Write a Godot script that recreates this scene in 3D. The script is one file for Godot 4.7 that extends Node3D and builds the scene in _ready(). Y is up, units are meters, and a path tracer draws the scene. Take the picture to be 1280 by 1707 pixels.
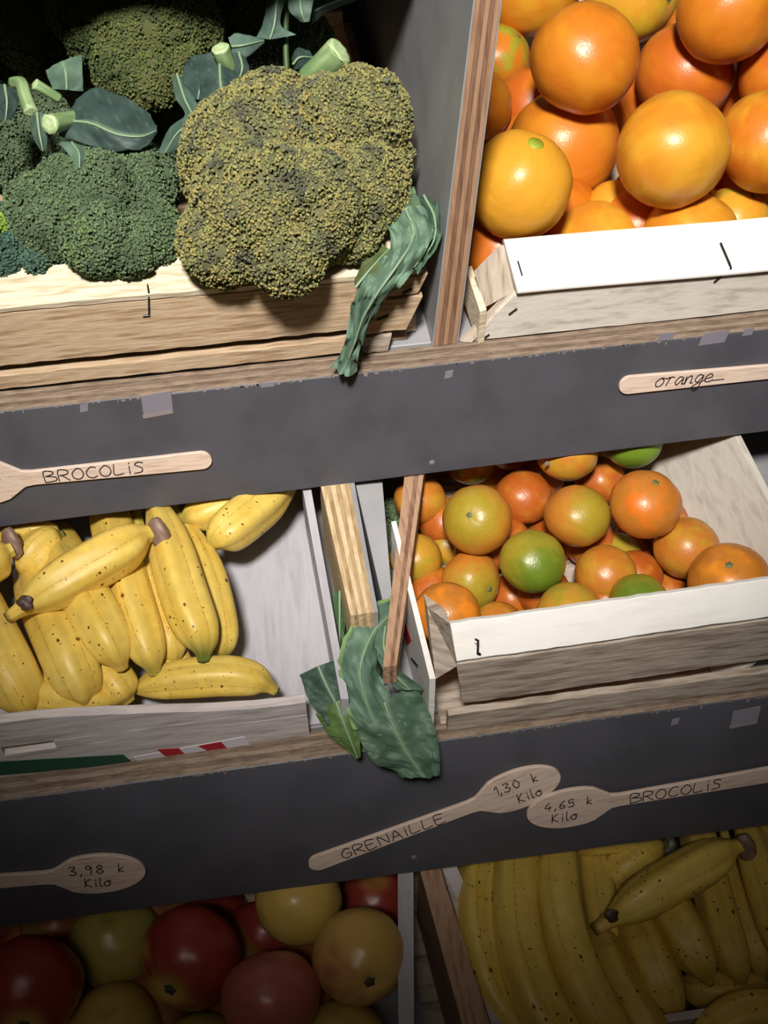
extends Node3D

const EYE := Vector3(0, 1.40, 0)
const FOC := 1830.0
var RT: Vector3
var UPV: Vector3
var FW: Vector3
var rng := RandomNumberGenerator.new()
var nz := FastNoiseLite.new()
var M := {}
var T1: Transform3D      # upper shelf: x along, y square to the shelf, z towards the shopper
var T2: Transform3D      # middle shelf
var T3: Transform3D      # lower shelf
var F1: Transform3D      # upper front board
var F2: Transform3D      # middle front board
var stand: Node3D
var bud_mesh: SphereMesh

# ------------------------------------------------------------------ set-up
func view_axes() -> void:
	var p := deg_to_rad(37.6)
	var y := deg_to_rad(6.2)
	var r := deg_to_rad(-2.95)
	FW = Vector3(sin(y) * cos(p), -sin(p), -cos(y) * cos(p))
	var r0 := Vector3(cos(y), 0, sin(y))
	var u0 := r0.cross(FW)
	RT = r0 * cos(r) + u0 * sin(r)
	UPV = u0 * cos(r) - r0 * sin(r)

func tilted(o: Vector3, deg: float) -> Transform3D:
	var t := deg_to_rad(deg)
	return Transform3D(Basis(Vector3(1, 0, 0), Vector3(0, cos(t), sin(t)), Vector3(0, -sin(t), cos(t))), o)

func at(x: float, y: float, z: float) -> Vector3:      # a direction from the eye and a distance, in metres, to a point of the place
	return EYE + (FW + RT * ((x - 640.0) / FOC) - UPV * ((y - 853.5) / FOC)) * z

func on(t: Transform3D, x: float, y: float, u: float) -> Vector3:   # the point at height u over a shelf
	var d := FW + RT * ((x - 640.0) / FOC) - UPV * ((y - 853.5) / FOC)
	var n := t.basis.y
	return EYE + d * ((u - (EYE - t.origin).dot(n)) / d.dot(n))

func lights() -> void:
	var cam := Camera3D.new()
	cam.name = "camera"
	cam.fov = rad_to_deg(2.0 * atan(853.5 / FOC))
	cam.near = 0.02
	cam.transform = Transform3D(Basis(RT, UPV, -FW), EYE)
	add_child(cam)
	cam.current = true
	var we := WorldEnvironment.new()
	we.name = "world_environment"
	var e := Environment.new()
	e.background_mode = Environment.BG_COLOR
	e.background_color = Color(0.02, 0.02, 0.02)
	e.tonemap_mode = Environment.TONE_MAPPER_LINEAR
	e.tonemap_exposure = 1.0
	e.sdfgi_enabled = true
	e.ssao_enabled = true
	e.ssil_enabled = true
	we.environment = e
	add_child(we)

const SPOT_AT := Vector3(-0.14, 2.32, 0.52)
const SPOT_TO := Vector3(0.10, 1.10, -0.84)
const SPOT_E := 5.8
const PANEL_E := 0.21

# ------------------------------------------------------------------ materials
func lin(r: float, g: float, b: float) -> Color:       # linear base colour -> what albedo_color takes
	return Color(r, g, b).linear_to_srgb()

func plain(key: String, c: Color, rough := 0.6, spec := 0.5) -> StandardMaterial3D:
	var m := StandardMaterial3D.new()
	m.resource_name = key
	m.albedo_color = c
	m.roughness = rough
	m.metallic_specular = spec
	M[key] = m
	return m

func noise_tex(s: int, freq: float, oct: int, cols: Array, offs: Array, w := 256, type := FastNoiseLite.TYPE_SIMPLEX_SMOOTH) -> NoiseTexture2D:
	var n := FastNoiseLite.new()
	n.seed = s
	n.noise_type = type
	n.frequency = freq
	n.fractal_octaves = oct
	n.fractal_gain = 0.6
	var t := NoiseTexture2D.new()
	t.width = w
	t.height = w
	t.seamless = true
	t.noise = n
	if cols.size():
		var g := Gradient.new()
		g.offsets = PackedFloat32Array(offs)
		g.colors = PackedColorArray(cols)
		t.color_ramp = g
	return t

func wood(key: String, dark: Color, mid: Color, light: Color, s: int, scale: Vector3, rough := 0.75, relief := 0.03) -> void:
	var m := plain(key, Color.WHITE, rough, 0.35)
	m.albedo_texture = noise_tex(s, 0.012, 5, [dark, mid, light, mid], [0.15, 0.42, 0.62, 0.9], 384)
	m.uv1_triplanar = true
	m.uv1_triplanar_sharpness = 6.0
	m.uv1_scale = scale
	m.heightmap_enabled = relief > 0.0
	if relief > 0.0:
		m.heightmap_texture = noise_tex(s + 7, 0.03, 4, [], [])
		m.heightmap_scale = relief

func materials() -> void:
	wood("pale_wood", lin(.50, .40, .27), lin(.66, .56, .41), lin(.76, .67, .52), 3, Vector3(3.5, 34, 34))
	wood("brown_wood", lin(.30, .20, .12), lin(.46, .33, .21), lin(.55, .42, .29), 5, Vector3(3, 30, 30))
	wood("white_wood", lin(.74, .72, .69), lin(.80, .785, .755), lin(.83, .815, .79), 8, Vector3(3, 22, 22), 0.7, 0.015)
	wood("cream_wood", lin(.50, .46, .40), lin(.66, .62, .55), lin(.72, .68, .62), 9, Vector3(4, 18, 18), 0.7, 0.015)
	wood("side_wood", lin(.46, .42, .37), lin(.56, .52, .46), lin(.62, .58, .52), 10, Vector3(20, 20, 4), 0.7, 0.01)
	wood("grey_wood", lin(.24, .19, .145), lin(.40, .33, .27), lin(.50, .43, .36), 11, Vector3(3, 26, 26))
	wood("post_wood", lin(.33, .27, .21), lin(.46, .39, .31), lin(.55, .47, .39), 12, Vector3(30, 4, 30))
	wood("spoon_wood", lin(.56, .42, .34), lin(.68, .53, .44), lin(.72, .58, .49), 13, Vector3(6, 60, 60), 0.65, 0.008)
	wood("box_side", lin(.40, .39, .43), lin(.45, .44, .485), lin(.49, .48, .53), 14, Vector3(14, 14, 2), 0.5, 0.0)
	wood("box_front", lin(.42, .37, .37), lin(.53, .48, .48), lin(.60, .55, .55), 15, Vector3(3, 24, 24), 0.65, 0.015)
	wood("veneer_light", lin(.38, .25, .14), lin(.52, .37, .23), lin(.62, .48, .32), 21, Vector3(12, 60, 12))
	wood("veneer_dark", lin(.16, .09, .05), lin(.25, .155, .09), lin(.34, .23, .14), 22, Vector3(12, 60, 12))
	wood("edge_light", lin(.17, .12, .085), lin(.23, .17, .125), lin(.29, .22, .165), 23, Vector3(8, 40, 40))
	wood("edge_dark", lin(.11, .072, .052), lin(.155, .11, .08), lin(.20, .15, .11), 24, Vector3(8, 40, 40))
	wood("red_veneer_light", lin(.30, .17, .10), lin(.40, .24, .15), lin(.46, .30, .20), 25, Vector3(30, 30, 5))
	wood("red_veneer_dark", lin(.17, .085, .05), lin(.24, .135, .085), lin(.30, .18, .12), 26, Vector3(30, 30, 5))
	wood("upright_light", lin(.30, .17, .10), lin(.38, .225, .135), lin(.43, .27, .17), 29, Vector3(60, 4, 60))
	wood("upright_dark", lin(.16, .08, .05), lin(.22, .12, .075), lin(.27, .155, .10), 30, Vector3(60, 4, 60))
	wood("gold_veneer_light", lin(.54, .38, .20), lin(.66, .50, .30), lin(.74, .60, .40), 27, Vector3(30, 30, 5))
	wood("gold_veneer_dark", lin(.34, .22, .11), lin(.44, .30, .16), lin(.52, .38, .22), 28, Vector3(30, 30, 5))
	var m := plain("laminate", Color.WHITE, 0.42, 0.4)
	m.albedo_texture = noise_tex(31, 0.02, 5, [lin(.072, .072, .086), lin(.081, .081, .097), lin(.086, .086, .103)], [0.2, 0.5, 0.8])
	m.uv1_triplanar = true
	m.uv1_scale = Vector3(3, 3, 3)
	m = plain("side_laminate", Color.WHITE, 0.45, 0.4)
	m.albedo_texture = noise_tex(33, 0.02, 4, [lin(.30, .305, .32), lin(.34, .34, .355), lin(.36, .36, .38)], [0.2, 0.5, 0.8])
	m.uv1_triplanar = true
	m.uv1_scale = Vector3(3, 3, 3)
	plain("wire", lin(.035, .033, .032), 0.4)
	M.wire.metallic = 0.7
	plain("ink", lin(.035, .022, .025), 0.8, 0.2)
	plain("tape", lin(.21, .20, .24), 0.25)
	plain("chip", lin(.24, .205, .20), 0.8, 0.2)
	plain("green_print", lin(.012, .075, .045), 0.6)
	plain("red_print", lin(.40, .012, .02), 0.6)
	plain("white_print", lin(.62, .60, .66), 0.6)
	plain("wall_paint", lin(.42, .40, .38), 0.9, 0.2)
	plain("floor_tile", lin(.20, .19, .18), 0.6)
	plain("ceiling_paint", lin(.5, .49, .47), 0.9, 0.2)
	plain("lamp_shell", lin(.03, .03, .03), 0.4)
	for k in ["peel", "banana_skin", "apple_skin", "floret_core", "leaf", "stalk", "button", "bud"]:
		m = plain(k, Color.WHITE, 0.5)
		m.vertex_color_use_as_albedo = true
	m = M.peel
	m.roughness = 0.36
	m.metallic_specular = 0.5
	m.heightmap_enabled = true
	m.heightmap_texture = noise_tex(41, 0.11, 1, [], [], 256, FastNoiseLite.TYPE_CELLULAR)
	m.heightmap_scale = 0.013
	m.uv1_triplanar = true
	m.uv1_scale = Vector3(22, 22, 22)
	M.apple_skin.roughness = 0.34
	M.banana_skin.roughness = 0.45
	M.banana_skin.albedo_texture = banana_print()
	M.floret_core.roughness = 0.9
	M.bud.roughness = 0.85
	M.bud.metallic_specular = 0.25
	M.leaf.roughness = 0.5
	M.leaf.metallic_specular = 0.35
	M.leaf.backlight_enabled = true
	M.leaf.backlight = lin(.02, .05, .02)

func banana_print() -> ImageTexture:       # skin: faint streaks along the fruit, brown flecks and scuffs
	var im := Image.create(512, 256, false, Image.FORMAT_RGB8)
	var n := FastNoiseLite.new()
	n.seed = 77
	n.frequency = 0.02
	for y in 256:
		for x in 512:
			var k := 0.93 + 0.06 * n.get_noise_2d(x * 0.25, y * 3.0) + 0.05 * n.get_noise_2d(x * 1.6, y * 1.6)
			im.set_pixel(x, y, Color(k, k, k * 0.98))
	var r := RandomNumberGenerator.new()
	r.seed = 5
	for i in 90:
		var c := Color(0.45, 0.30, 0.16).lerp(Color(0.25, 0.15, 0.10), r.randf())
		var x := r.randi_range(40, 480)
		var y := r.randi_range(0, 250)
		var w := 2 if r.randf() < 0.75 else r.randi_range(3, 7)
		var h := 2 if r.randf() < 0.7 else r.randi_range(3, 5)
		im.fill_rect(Rect2i(x, y, w, h), c)
		if w > 3:
			im.fill_rect(Rect2i(x + 1, y - 1, w - 2, h + 2), c.lightened(0.15))
	for i in 5:
		for k in 60:
			im.fill_rect(Rect2i(60 + k * 6 + r.randi_range(0, 4), int(i * 51.2) + r.randi_range(0, 1), r.randi_range(2, 6), 1), Color(0.72, 0.58, 0.35))
	return ImageTexture.create_from_image(im)

# ------------------------------------------------------------------ nodes
func meta(o: Node, label: String, category := "", group := "", kind := "") -> Node:
	if label:
		o.set_meta("label", label)
	if category:
		o.set_meta("category", category)
	if group:
		o.set_meta("group", group)
	if kind:
		o.set_meta("kind", kind)
	return o

func thing(called: String, label: String, category: String, group := "", place := Transform3D()) -> Node3D:
	var o := Node3D.new()
	o.name = called
	o.transform = place
	add_child(o, true)
	meta(o, label, category, group)
	return o

func put(called: String, mesh: Mesh, mat: Material, parent: Node = self, place = null) -> MeshInstance3D:   # place is in the world
	var o := MeshInstance3D.new()
	o.name = called
	o.mesh = mesh
	o.material_override = mat
	parent.add_child(o, true)
	if place != null:
		var q: Transform3D = place
		var p: Node = parent
		var chain := Transform3D()
		while p != self:
			chain = p.transform * chain
			p = p.get_parent()
		o.transform = chain.affine_inverse() * q
	return o

# ------------------------------------------------------------------ shapes
func poly(st: SurfaceTool, pts: Array, c: Vector3) -> void:       # a convex face turned away from c
	var mid := Vector3.ZERO
	for p in pts:
		mid += p
	mid /= pts.size()
	var n: Vector3 = (pts[1] - pts[0]).cross(pts[2] - pts[0])
	if pts.size() == 4:
		n = (pts[2] - pts[0]).cross(pts[3] - pts[1])
	var out := n.dot(mid - c) > 0.0
	for k in range(1, pts.size() - 1):
		st.add_vertex(pts[0])
		if out:
			st.add_vertex(pts[k + 1])
			st.add_vertex(pts[k])
		else:
			st.add_vertex(pts[k])
			st.add_vertex(pts[k + 1])

func begin() -> SurfaceTool:
	var st := SurfaceTool.new()
	st.begin(Mesh.PRIMITIVE_TRIANGLES)
	st.set_smooth_group(-1)
	return st

func done(st: SurfaceTool) -> ArrayMesh:
	st.generate_normals()
	return st.commit()

func box(st: SurfaceTool, lo: Vector3, hi: Vector3, b := 0.0008, f = null) -> void:   # a box with bevelled edges, its corners moved by f
	var v := func(sx: int, sy: int, sz: int, a: int) -> Vector3:
		var p := Vector3(hi.x if sx else lo.x, hi.y if sy else lo.y, hi.z if sz else lo.z)
		var d := Vector3(-b if sx else b, -b if sy else b, -b if sz else b)
		d[a] = 0.0
		p += d
		return f.call(p) if f != null else p
	var c := (lo + hi) / 2.0
	if f != null:
		c = f.call(c)
	for a in 3:
		for s in 2:
			var q := []
			for k in [[0, 0], [1, 0], [1, 1], [0, 1]]:
				var i := [0, 0, 0]
				i[a] = s
				i[(a + 1) % 3] = k[0]
				i[(a + 2) % 3] = k[1]
				q.append(v.call(i[0], i[1], i[2], a))
			poly(st, q, c)
	for a in 3:                                           # the edges that run along axis a
		var b1 := (a + 1) % 3
		var b2 := (a + 2) % 3
		for s1 in 2:
			for s2 in 2:
				var i := [0, 0, 0]
				i[b1] = s1
				i[b2] = s2
				var j: Array = i.duplicate()
				j[a] = 1
				poly(st, [v.call(i[0], i[1], i[2], b1), v.call(j[0], j[1], j[2], b1), v.call(j[0], j[1], j[2], b2), v.call(i[0], i[1], i[2], b2)], c)
	for x in 2:
		for y in 2:
			for z in 2:
				poly(st, [v.call(x, y, z, 0), v.call(x, y, z, 1), v.call(x, y, z, 2)], c)

func box_mesh(lo: Vector3, hi: Vector3, b := 0.0008, f = null) -> ArrayMesh:
	var st := begin()
	box(st, lo, hi, b, f)
	return done(st)

# a sawn plank along x with ragged long edges; f bends or slants it
func plank(lo: Vector3, hi: Vector3, rag := 0.0006, n := 24, f = null) -> ArrayMesh:
	var st := begin()
	var rings := []
	var cs := []
	for i in n + 1:
		var x := lerpf(lo.x, hi.x, float(i) / n)
		var y0 := lo.y + rng.randf_range(-rag, rag)
		var y1 := hi.y + rng.randf_range(-rag, rag)
		var b := 0.0007
		var ring := []
		var z0 := lo.z
		var z1 := hi.z
		for p in [Vector2(y0 + b, z0), Vector2(y0, z0 + b), Vector2(y0, z1 - b), Vector2(y0 + b, z1), Vector2(y1 - b, z1), Vector2(y1, z1 - b), Vector2(y1, z0 + b), Vector2(y1 - b, z0)]:
			var w := Vector3(x, p.x, p.y)
			ring.append(f.call(w) if f != null else w)
		var c := Vector3.ZERO
		for p in ring:
			c += p
		rings.append(ring)
		cs.append(c / 8.0)
	for i in n:
		for k in 8:
			poly(st, [rings[i][k], rings[i + 1][k], rings[i + 1][(k + 1) % 8], rings[i][(k + 1) % 8]], (cs[i] + cs[i + 1]) / 2.0)
	poly(st, rings[0], cs[1])
	poly(st, rings[n], cs[n - 1])
	return done(st)

# a board under a four-cornered top, h deep along down
func slab(top: Array, down: Vector3) -> ArrayMesh:
	var st := begin()
	var c := Vector3.ZERO
	for p in top:
		c += p / 4.0
	c += down / 2.0
	var low := []
	for p in top:
		low.append(p + down)
	poly(st, top, c)
	poly(st, low, c)
	for k in 4:
		poly(st, [top[k], top[(k + 1) % 4], low[(k + 1) % 4], low[k]], c)
	return done(st)

# rows x cols of points, smooth; wrap closes each row; turned outwards
func skin(P: PackedVector3Array, rows: int, cols: int, wrap := true, C := PackedColorArray(), UV := PackedVector2Array()) -> ArrayMesh:
	var idx := PackedInt32Array()
	var N := PackedVector3Array()
	N.resize(P.size())
	var vol := 0.0
	var last := cols if wrap else cols - 1
	for i in rows - 1:
		for j in last:
			var a := i * cols + j
			var b := i * cols + (j + 1) % cols
			var c := (i + 1) * cols + (j + 1) % cols
			var d := (i + 1) * cols + j
			for t in [[a, b, c], [a, c, d]]:
				var n: Vector3 = (P[t[1]] - P[t[0]]).cross(P[t[2]] - P[t[0]])
				N[t[0]] += n
				N[t[1]] += n
				N[t[2]] += n
				vol += (P[t[0]] - P[0]).dot((P[t[1]] - P[0]).cross(P[t[2]] - P[0]))
				idx.append_array(PackedInt32Array([t[0], t[1], t[2]]))
	var s := 1.0 if vol > 0.0 else -1.0
	# the points of a row that falls together share a normal
	for i in [0, rows - 1]:
		if P[i * cols].distance_to(P[i * cols + cols / 2]) < 1e-6:
			var t := Vector3.ZERO
			for j in cols:
				t += N[i * cols + j]
			for j in cols:
				N[i * cols + j] = t
	for k in N.size():
		N[k] = (N[k] * s).normalized()
	if s > 0.0:
		for k in range(0, idx.size(), 3):
			var q := idx[k + 1]
			idx[k + 1] = idx[k + 2]
			idx[k + 2] = q
	var arr := []
	arr.resize(Mesh.ARRAY_MAX)
	arr[Mesh.ARRAY_VERTEX] = P
	arr[Mesh.ARRAY_NORMAL] = N
	arr[Mesh.ARRAY_INDEX] = idx
	if C.size():
		arr[Mesh.ARRAY_COLOR] = C
	if UV.size():
		arr[Mesh.ARRAY_TEX_UV] = UV
	var m := ArrayMesh.new()
	m.add_surface_from_arrays(Mesh.PRIMITIVE_TRIANGLES, arr)
	return m

func spline(pts: Array, t: float):        # Catmull-Rom through numbers, points or vectors
	var n := pts.size() - 1
	var k := clampf(t, 0.0, 1.0) * n
	var i := mini(int(k), n - 1)
	var f := k - i
	var b = pts[i]
	var c = pts[i + 1]
	var a = pts[i - 1] if i > 0 else b + (b - c)
	var d = pts[i + 2] if i + 2 <= n else c + (c - b)
	return (b * 2.0 + (c - a) * f + (a * 2.0 - b * 5.0 + c * 4.0 - d) * f * f + (b * 3.0 - a - c * 3.0 + d) * f * f * f) * 0.5

# a round rod through points; radii along it; closed ends
func rod(pts: Array, radii: Array, sides := 8, n := 12, paint = null, five := 0.0) -> ArrayMesh:
	var P := PackedVector3Array()
	var C := PackedColorArray()
	var UV := PackedVector2Array()
	var up := Vector3.ZERO
	for i in range(-1, n + 2):
		var t := clampf(float(i) / n, 0.0, 1.0)
		var p: Vector3 = spline(pts, t)
		var dir: Vector3 = (spline(pts, minf(t + 0.01, 1.0)) - spline(pts, maxf(t - 0.01, 0.0))).normalized()
		if up == Vector3.ZERO:
			up = dir.cross(FW).normalized()
		up = (up - dir * up.dot(dir)).normalized()
		var side := dir.cross(up)
		var r: float = 0.0 if i < 0 or i > n else spline(radii, t)
		for j in sides:
			var a := TAU * j / sides
			var k := 1.0 + five * cos(5.0 * a)
			P.append(p + (up * cos(a) + side * sin(a)) * r * k)
			UV.append(Vector2(t, float(j) / sides))
			if paint != null:
				C.append(paint.call(t, a))
	return skin(P, n + 3, sides, true, C, UV)

func wire(pts: Array, r: float) -> ArrayMesh:
	var st := begin()
	for k in pts.size() - 1:
		var a: Vector3 = pts[k]
		var b: Vector3 = pts[k + 1]
		var d := (b - a).normalized()
		var s := d.cross(Vector3(0.3, 0.5, 0.8)).normalized()
		var q := d.cross(s)
		a -= d * r * 0.5
		b += d * r * 0.5
		for j in 6:
			var o1 := (s * cos(TAU * j / 6) + q * sin(TAU * j / 6)) * r
			var o2 := (s * cos(TAU * (j + 1) / 6) + q * sin(TAU * (j + 1) / 6)) * r
			poly(st, [a + o1, b + o1, b + o2, a + o2], (a + b) / 2.0)
			poly(st, [a, a + o1, a + o2], b)
			poly(st, [b, b + o1, b + o2], a)
	return done(st)

# ------------------------------------------------------------------ handwriting
const PEN := {
	"B": ["0,0 0,1 .5,.95 .55,.7 .1,.53", ".1,.53 .68,.42 .66,.1 0,0"], "R": ["0,0 .05,1 .6,.9 .55,.6 .08,.5", ".2,.5 .65,0"], "O": [".35,1 .02,.6 .1,.12 .45,0 .7,.4 .6,.85 .35,1"],
	"C": [".65,.9 .35,1 .05,.6 .1,.15 .4,0 .65,.12"], "L": [".08,1 .02,.05 .6,.08"], "I": [".15,.72 .13,0", ".16,.95 .17,1"], "S": [".6,.92 .3,1 .1,.78 .5,.45 .45,.1 0,.02"],
	"G": [".65,.9 .35,1 .02,.5 .2,.02 .6,.15 .62,.45 .35,.45"], "N": ["0,0 .05,1 .6,.05 .66,1"], "A": ["0,0 .35,1 .66,0", ".12,.38 .56,.38"], "E": [".6,.96 .05,1 .02,0 .6,.04", ".04,.52 .45,.54"],
	"o": [".3,.6 .02,.35 .12,.02 .45,.05 .52,.4 .3,.6 .6,.55"], "r": ["0,.5 .2,.58 .12,0", ".18,.45 .3,.6 .5,.56"], "a": [".5,.5 .2,.58 .02,.2 .2,0 .48,.4 .5,.05 .62,.05"], "n": ["0,.55 .05,0 .1,.4 .3,.58 .42,.4 .42,.05 .58,.05"],
	"g": [".5,.5 .2,.58 .02,.25 .25,.05 .5,.45 .42,-.35 .1,-.4 .05,-.2 .65,.15"], "e": [".02,.25 .45,.35 .35,.58 .08,.45 .08,.08 .35,0 .6,.12"], "_": ["0,.05 .7,.1"],
	"K": [".05,1 .02,0", ".5,.95 .05,.45 .55,0"], "k": [".1,1 .05,0", ".4,.5 .1,.25 .45,0"], "i": [".1,.5 .1,0", ".12,.72 .13,.78"], "l": [".1,1 .05,.1 .25,0"],
	"3": [".02,.9 .35,1 .5,.8 .2,.55 .55,.3 .35,0 0,.08"], ",": [".12,.1 .02,-.2"], "9": [".5,.8 .25,1 .05,.75 .3,.55 .5,.85 .42,0"], "8": [".3,.52 .08,.75 .3,1 .5,.78 .3,.52 .02,.25 .3,0 .55,.25 .3,.52"],
	"1": [".05,.7 .3,1 .28,0"], "0": [".3,1 .02,.5 .3,0 .58,.5 .3,1"], "4": [".35,1 0,.35 .6,.38", ".42,.6 .38,0"], "6": [".5,1 .1,.5 .15,.05 .5,.1 .45,.45 .1,.4"], "5": [".55,1 .12,.98 .1,.55 .45,.6 .5,.15 .05,0"], " ": [],
}

func handwriting(text: String, x: float, y: float, h: float, wide: float, z: float, slant := 0.0, pen := 0.00035) -> ArrayMesh:
	var st := begin()
	for ch in text:
		for line: String in PEN[ch]:
			var pts := []
			for s in line.split(" "):
				var c := s.split(",")
				pts.append(Vector3(x + (c[0].to_float() + slant * c[1].to_float()) * h * wide, y + c[1].to_float() * h + rng.randf_range(-.0002, .0002), z))
			var smooth := []
			var n := (pts.size() - 1) * 3 if pts.size() > 2 else 1
			for k in n + 1:
				smooth.append(spline(pts, float(k) / n))
			for k in n:
				var a: Vector3 = smooth[k]
				var b: Vector3 = smooth[k + 1]
				var d := (b - a).normalized() * pen
				var q := Vector3(-d.y, d.x, 0)
				var low := Vector3(0, 0, -0.0003)
				var top := [a - d - q, b + d - q, b + d + q, a - d + q]
				poly(st, top, (a + b) / 2.0 + low)
				for m in 4:
					poly(st, [top[m], top[(m + 1) % 4], top[(m + 1) % 4] + low, top[m] + low], (a + b) / 2.0 + low * 0.5)
		x += (0.42 if ch in "I,il1" else 0.86 if ch == ch.to_upper() else 0.66) * h * wide
	return done(st)

# ------------------------------------------------------------------ spoons
func spoon_mesh(flip: bool) -> ArrayMesh:
	var rows := 44
	var P := PackedVector3Array()
	for i in rows + 1:
		var t := float(i) / rows
		var x := 0.2 * (1.0 - cos(PI * t)) / 2.0
		var hw := 0.0078
		if x < 0.0078:
			hw = sqrt(maxf(0.0, 0.0078 * 0.0078 - (0.0078 - x) * (0.0078 - x)))
		elif x < 0.125:
			hw = lerpf(0.0078, 0.0062, (x - 0.0078) / 0.117)
		else:
			var q := (x - 0.1655) / 0.0345
			var head := 0.0195 * sqrt(maxf(0.0, 1.0 - q * q))
			var neck := 0.0062 * (1.0 - smoothstep(0.125, 0.150, x))
			hw = maxf(head, 0.0062) if x < 0.145 else head
			hw = lerpf(0.0062, hw, smoothstep(0.125, 0.150, x)) if x < 0.150 else hw
			hw = maxf(hw, neck)
		var b := minf(0.0007, hw * 0.5)
		var xx := 0.2 - x if flip else x
		for p in [Vector2(-hw, 0), Vector2(-hw, 0.0019), Vector2(-hw + b, 0.0026), Vector2(hw - b, 0.0026), Vector2(hw, 0.0019), Vector2(hw, 0)]:
			P.append(Vector3(xx, p.x, p.y))
	var flat := begin()
	for i in rows:
		for j in 6:
			var q := [P[i * 6 + j], P[i * 6 + (j + 1) % 6], P[i * 6 + 6 + (j + 1) % 6], P[i * 6 + 6 + j]]
			if (q[0] - q[2]).length() > 1e-6 and (q[1] - q[3]).length() > 1e-6:
				poly(flat, q, Vector3((q[0].x + q[3].x) / 2.0, 0, 0.0013))
	return done(flat)

func spoon(label: String, frame: Transform3D, x: float, u: float, deg: float, flip: bool) -> Node3D:
	var t := frame * Transform3D(Basis(Vector3(0, 0, 1), deg_to_rad(deg)), Vector3(x, u, 0.0006))
	var o := thing("wooden_spoon", label, "wooden spoon", "wooden spoons used as price tags", t)
	put("spoon_body", spoon_mesh(flip), M.spoon_wood, o)
	return o

# ------------------------------------------------------------------ fruit
func facing(dx: float, dy: float) -> Vector3:         # an axis seen dx to the right and dy down of the way to the eye
	return (-FW + RT * dx - UPV * dy).normalized()

func globe(r: float, axis: Vector3, s: int, squash: float, dent: float, taper: float, lump: float, paint: Callable, rows := 26, cols := 34) -> ArrayMesh:
	var P := PackedVector3Array()
	var C := PackedColorArray()
	var side := axis.cross(Vector3(0.21, 0.83, 0.51)).normalized()
	var fore := axis.cross(side)
	nz.seed = s
	nz.frequency = 1.1
	for i in rows + 1:
		var th := PI * i / rows
		for j in cols:
			var ph := TAU * j / cols
			var q := sin(th)
			var h := cos(th)
			var d := side * cos(ph) * q + fore * sin(ph) * q + axis * h
			var k := 1.0 + lump * nz.get_noise_3dv(d) if i > 0 and i < rows else 1.0 + lump * nz.get_noise_3dv(axis * signf(h))
			var rr := 1.0 - taper * h
			var y := h * squash
			y -= dent * exp(-pow(th / 0.24, 2.0)) 
			y += dent * 0.6 * exp(-pow((PI - th) / 0.24, 2.0))
			P.append((side * cos(ph) * q * rr + fore * sin(ph) * q * rr + axis * y) * r * k)
			C.append(paint.call(d, th, ph))
	return skin(P, rows + 1, cols, true, C)

func orange_paint(base: Color, other: Color, amount: float, s: int, spot: Vector3) -> Callable:
	var n := FastNoiseLite.new()
	n.seed = s
	n.frequency = 0.9
	n.fractal_octaves = 3
	return func(d: Vector3, _th: float, _ph: float) -> Color:
		var k := clampf((n.get_noise_3dv(d * 1.3) + amount) * 2.2, 0.0, 1.0)
		if spot != Vector3.ZERO:
			k = clampf(maxf(k * 0.4, smoothstep(0.1, 0.95, d.dot(spot) + 0.25 * n.get_noise_3dv(d * 3.0))), 0.0, 1.0)
		var c := base.lerp(other, k)
		return c * (1.0 + 0.10 * n.get_noise_3dv(d * 6.0))

func button(axis: Vector3, at_: Vector3, r: float, c: Color, star := true) -> ArrayMesh:
	var P := PackedVector3Array()
	var C := PackedColorArray()
	var side := axis.cross(Vector3(0.21, 0.83, 0.51)).normalized()
	var fore := axis.cross(side)
	var prof := [[0.0, .35], [.35, .38], [.6, .18], [1.0, .12], [1.0, -.2], [0.0, -.3]]
	for q in prof:
		for j in 15:
			var a := TAU * j / 15
			var k: float = q[0] * (1.0 + (0.28 * cos(5.0 * a) if star and q[0] > 0.5 else 0.0))
			P.append(at_ + (side * cos(a) + fore * sin(a)) * k * r + axis * q[1] * r)
			C.append(c * (0.75 if q[0] < 0.4 and q[1] > 0 else 1.0))
	return skin(P, prof.size(), 15, true, C)

func citrus(called: String, label: String, category: String, group: String, p: Array, base: Color, other: Color, amount: float, spot: Vector3, axis: Vector3, stem: bool, s: int) -> void:
	var r: float = p[2] * p[3] / FOC
	var c := at(p[0], p[1], p[3])
	var o := thing(called, label, category, group, Transform3D(Basis(), c))
	var m := globe(r, axis, s, 0.96 if category == "orange" else 0.9, 0.05 if stem else 0.03, 0.03, 0.035, orange_paint(base, other, amount, s, spot))
	put("peel" if called != "apple" else "skin", m, M.peel if called != "apple" else M.apple_skin, o)
	if stem:
		var top: float = (0.96 if category == "orange" else 0.9) - 0.05
		put("stem_button", button(axis, axis * r * top, r * (0.085 if category == "orange" else 0.09), Color(.13, .17, .07)), M.button, o)

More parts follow.
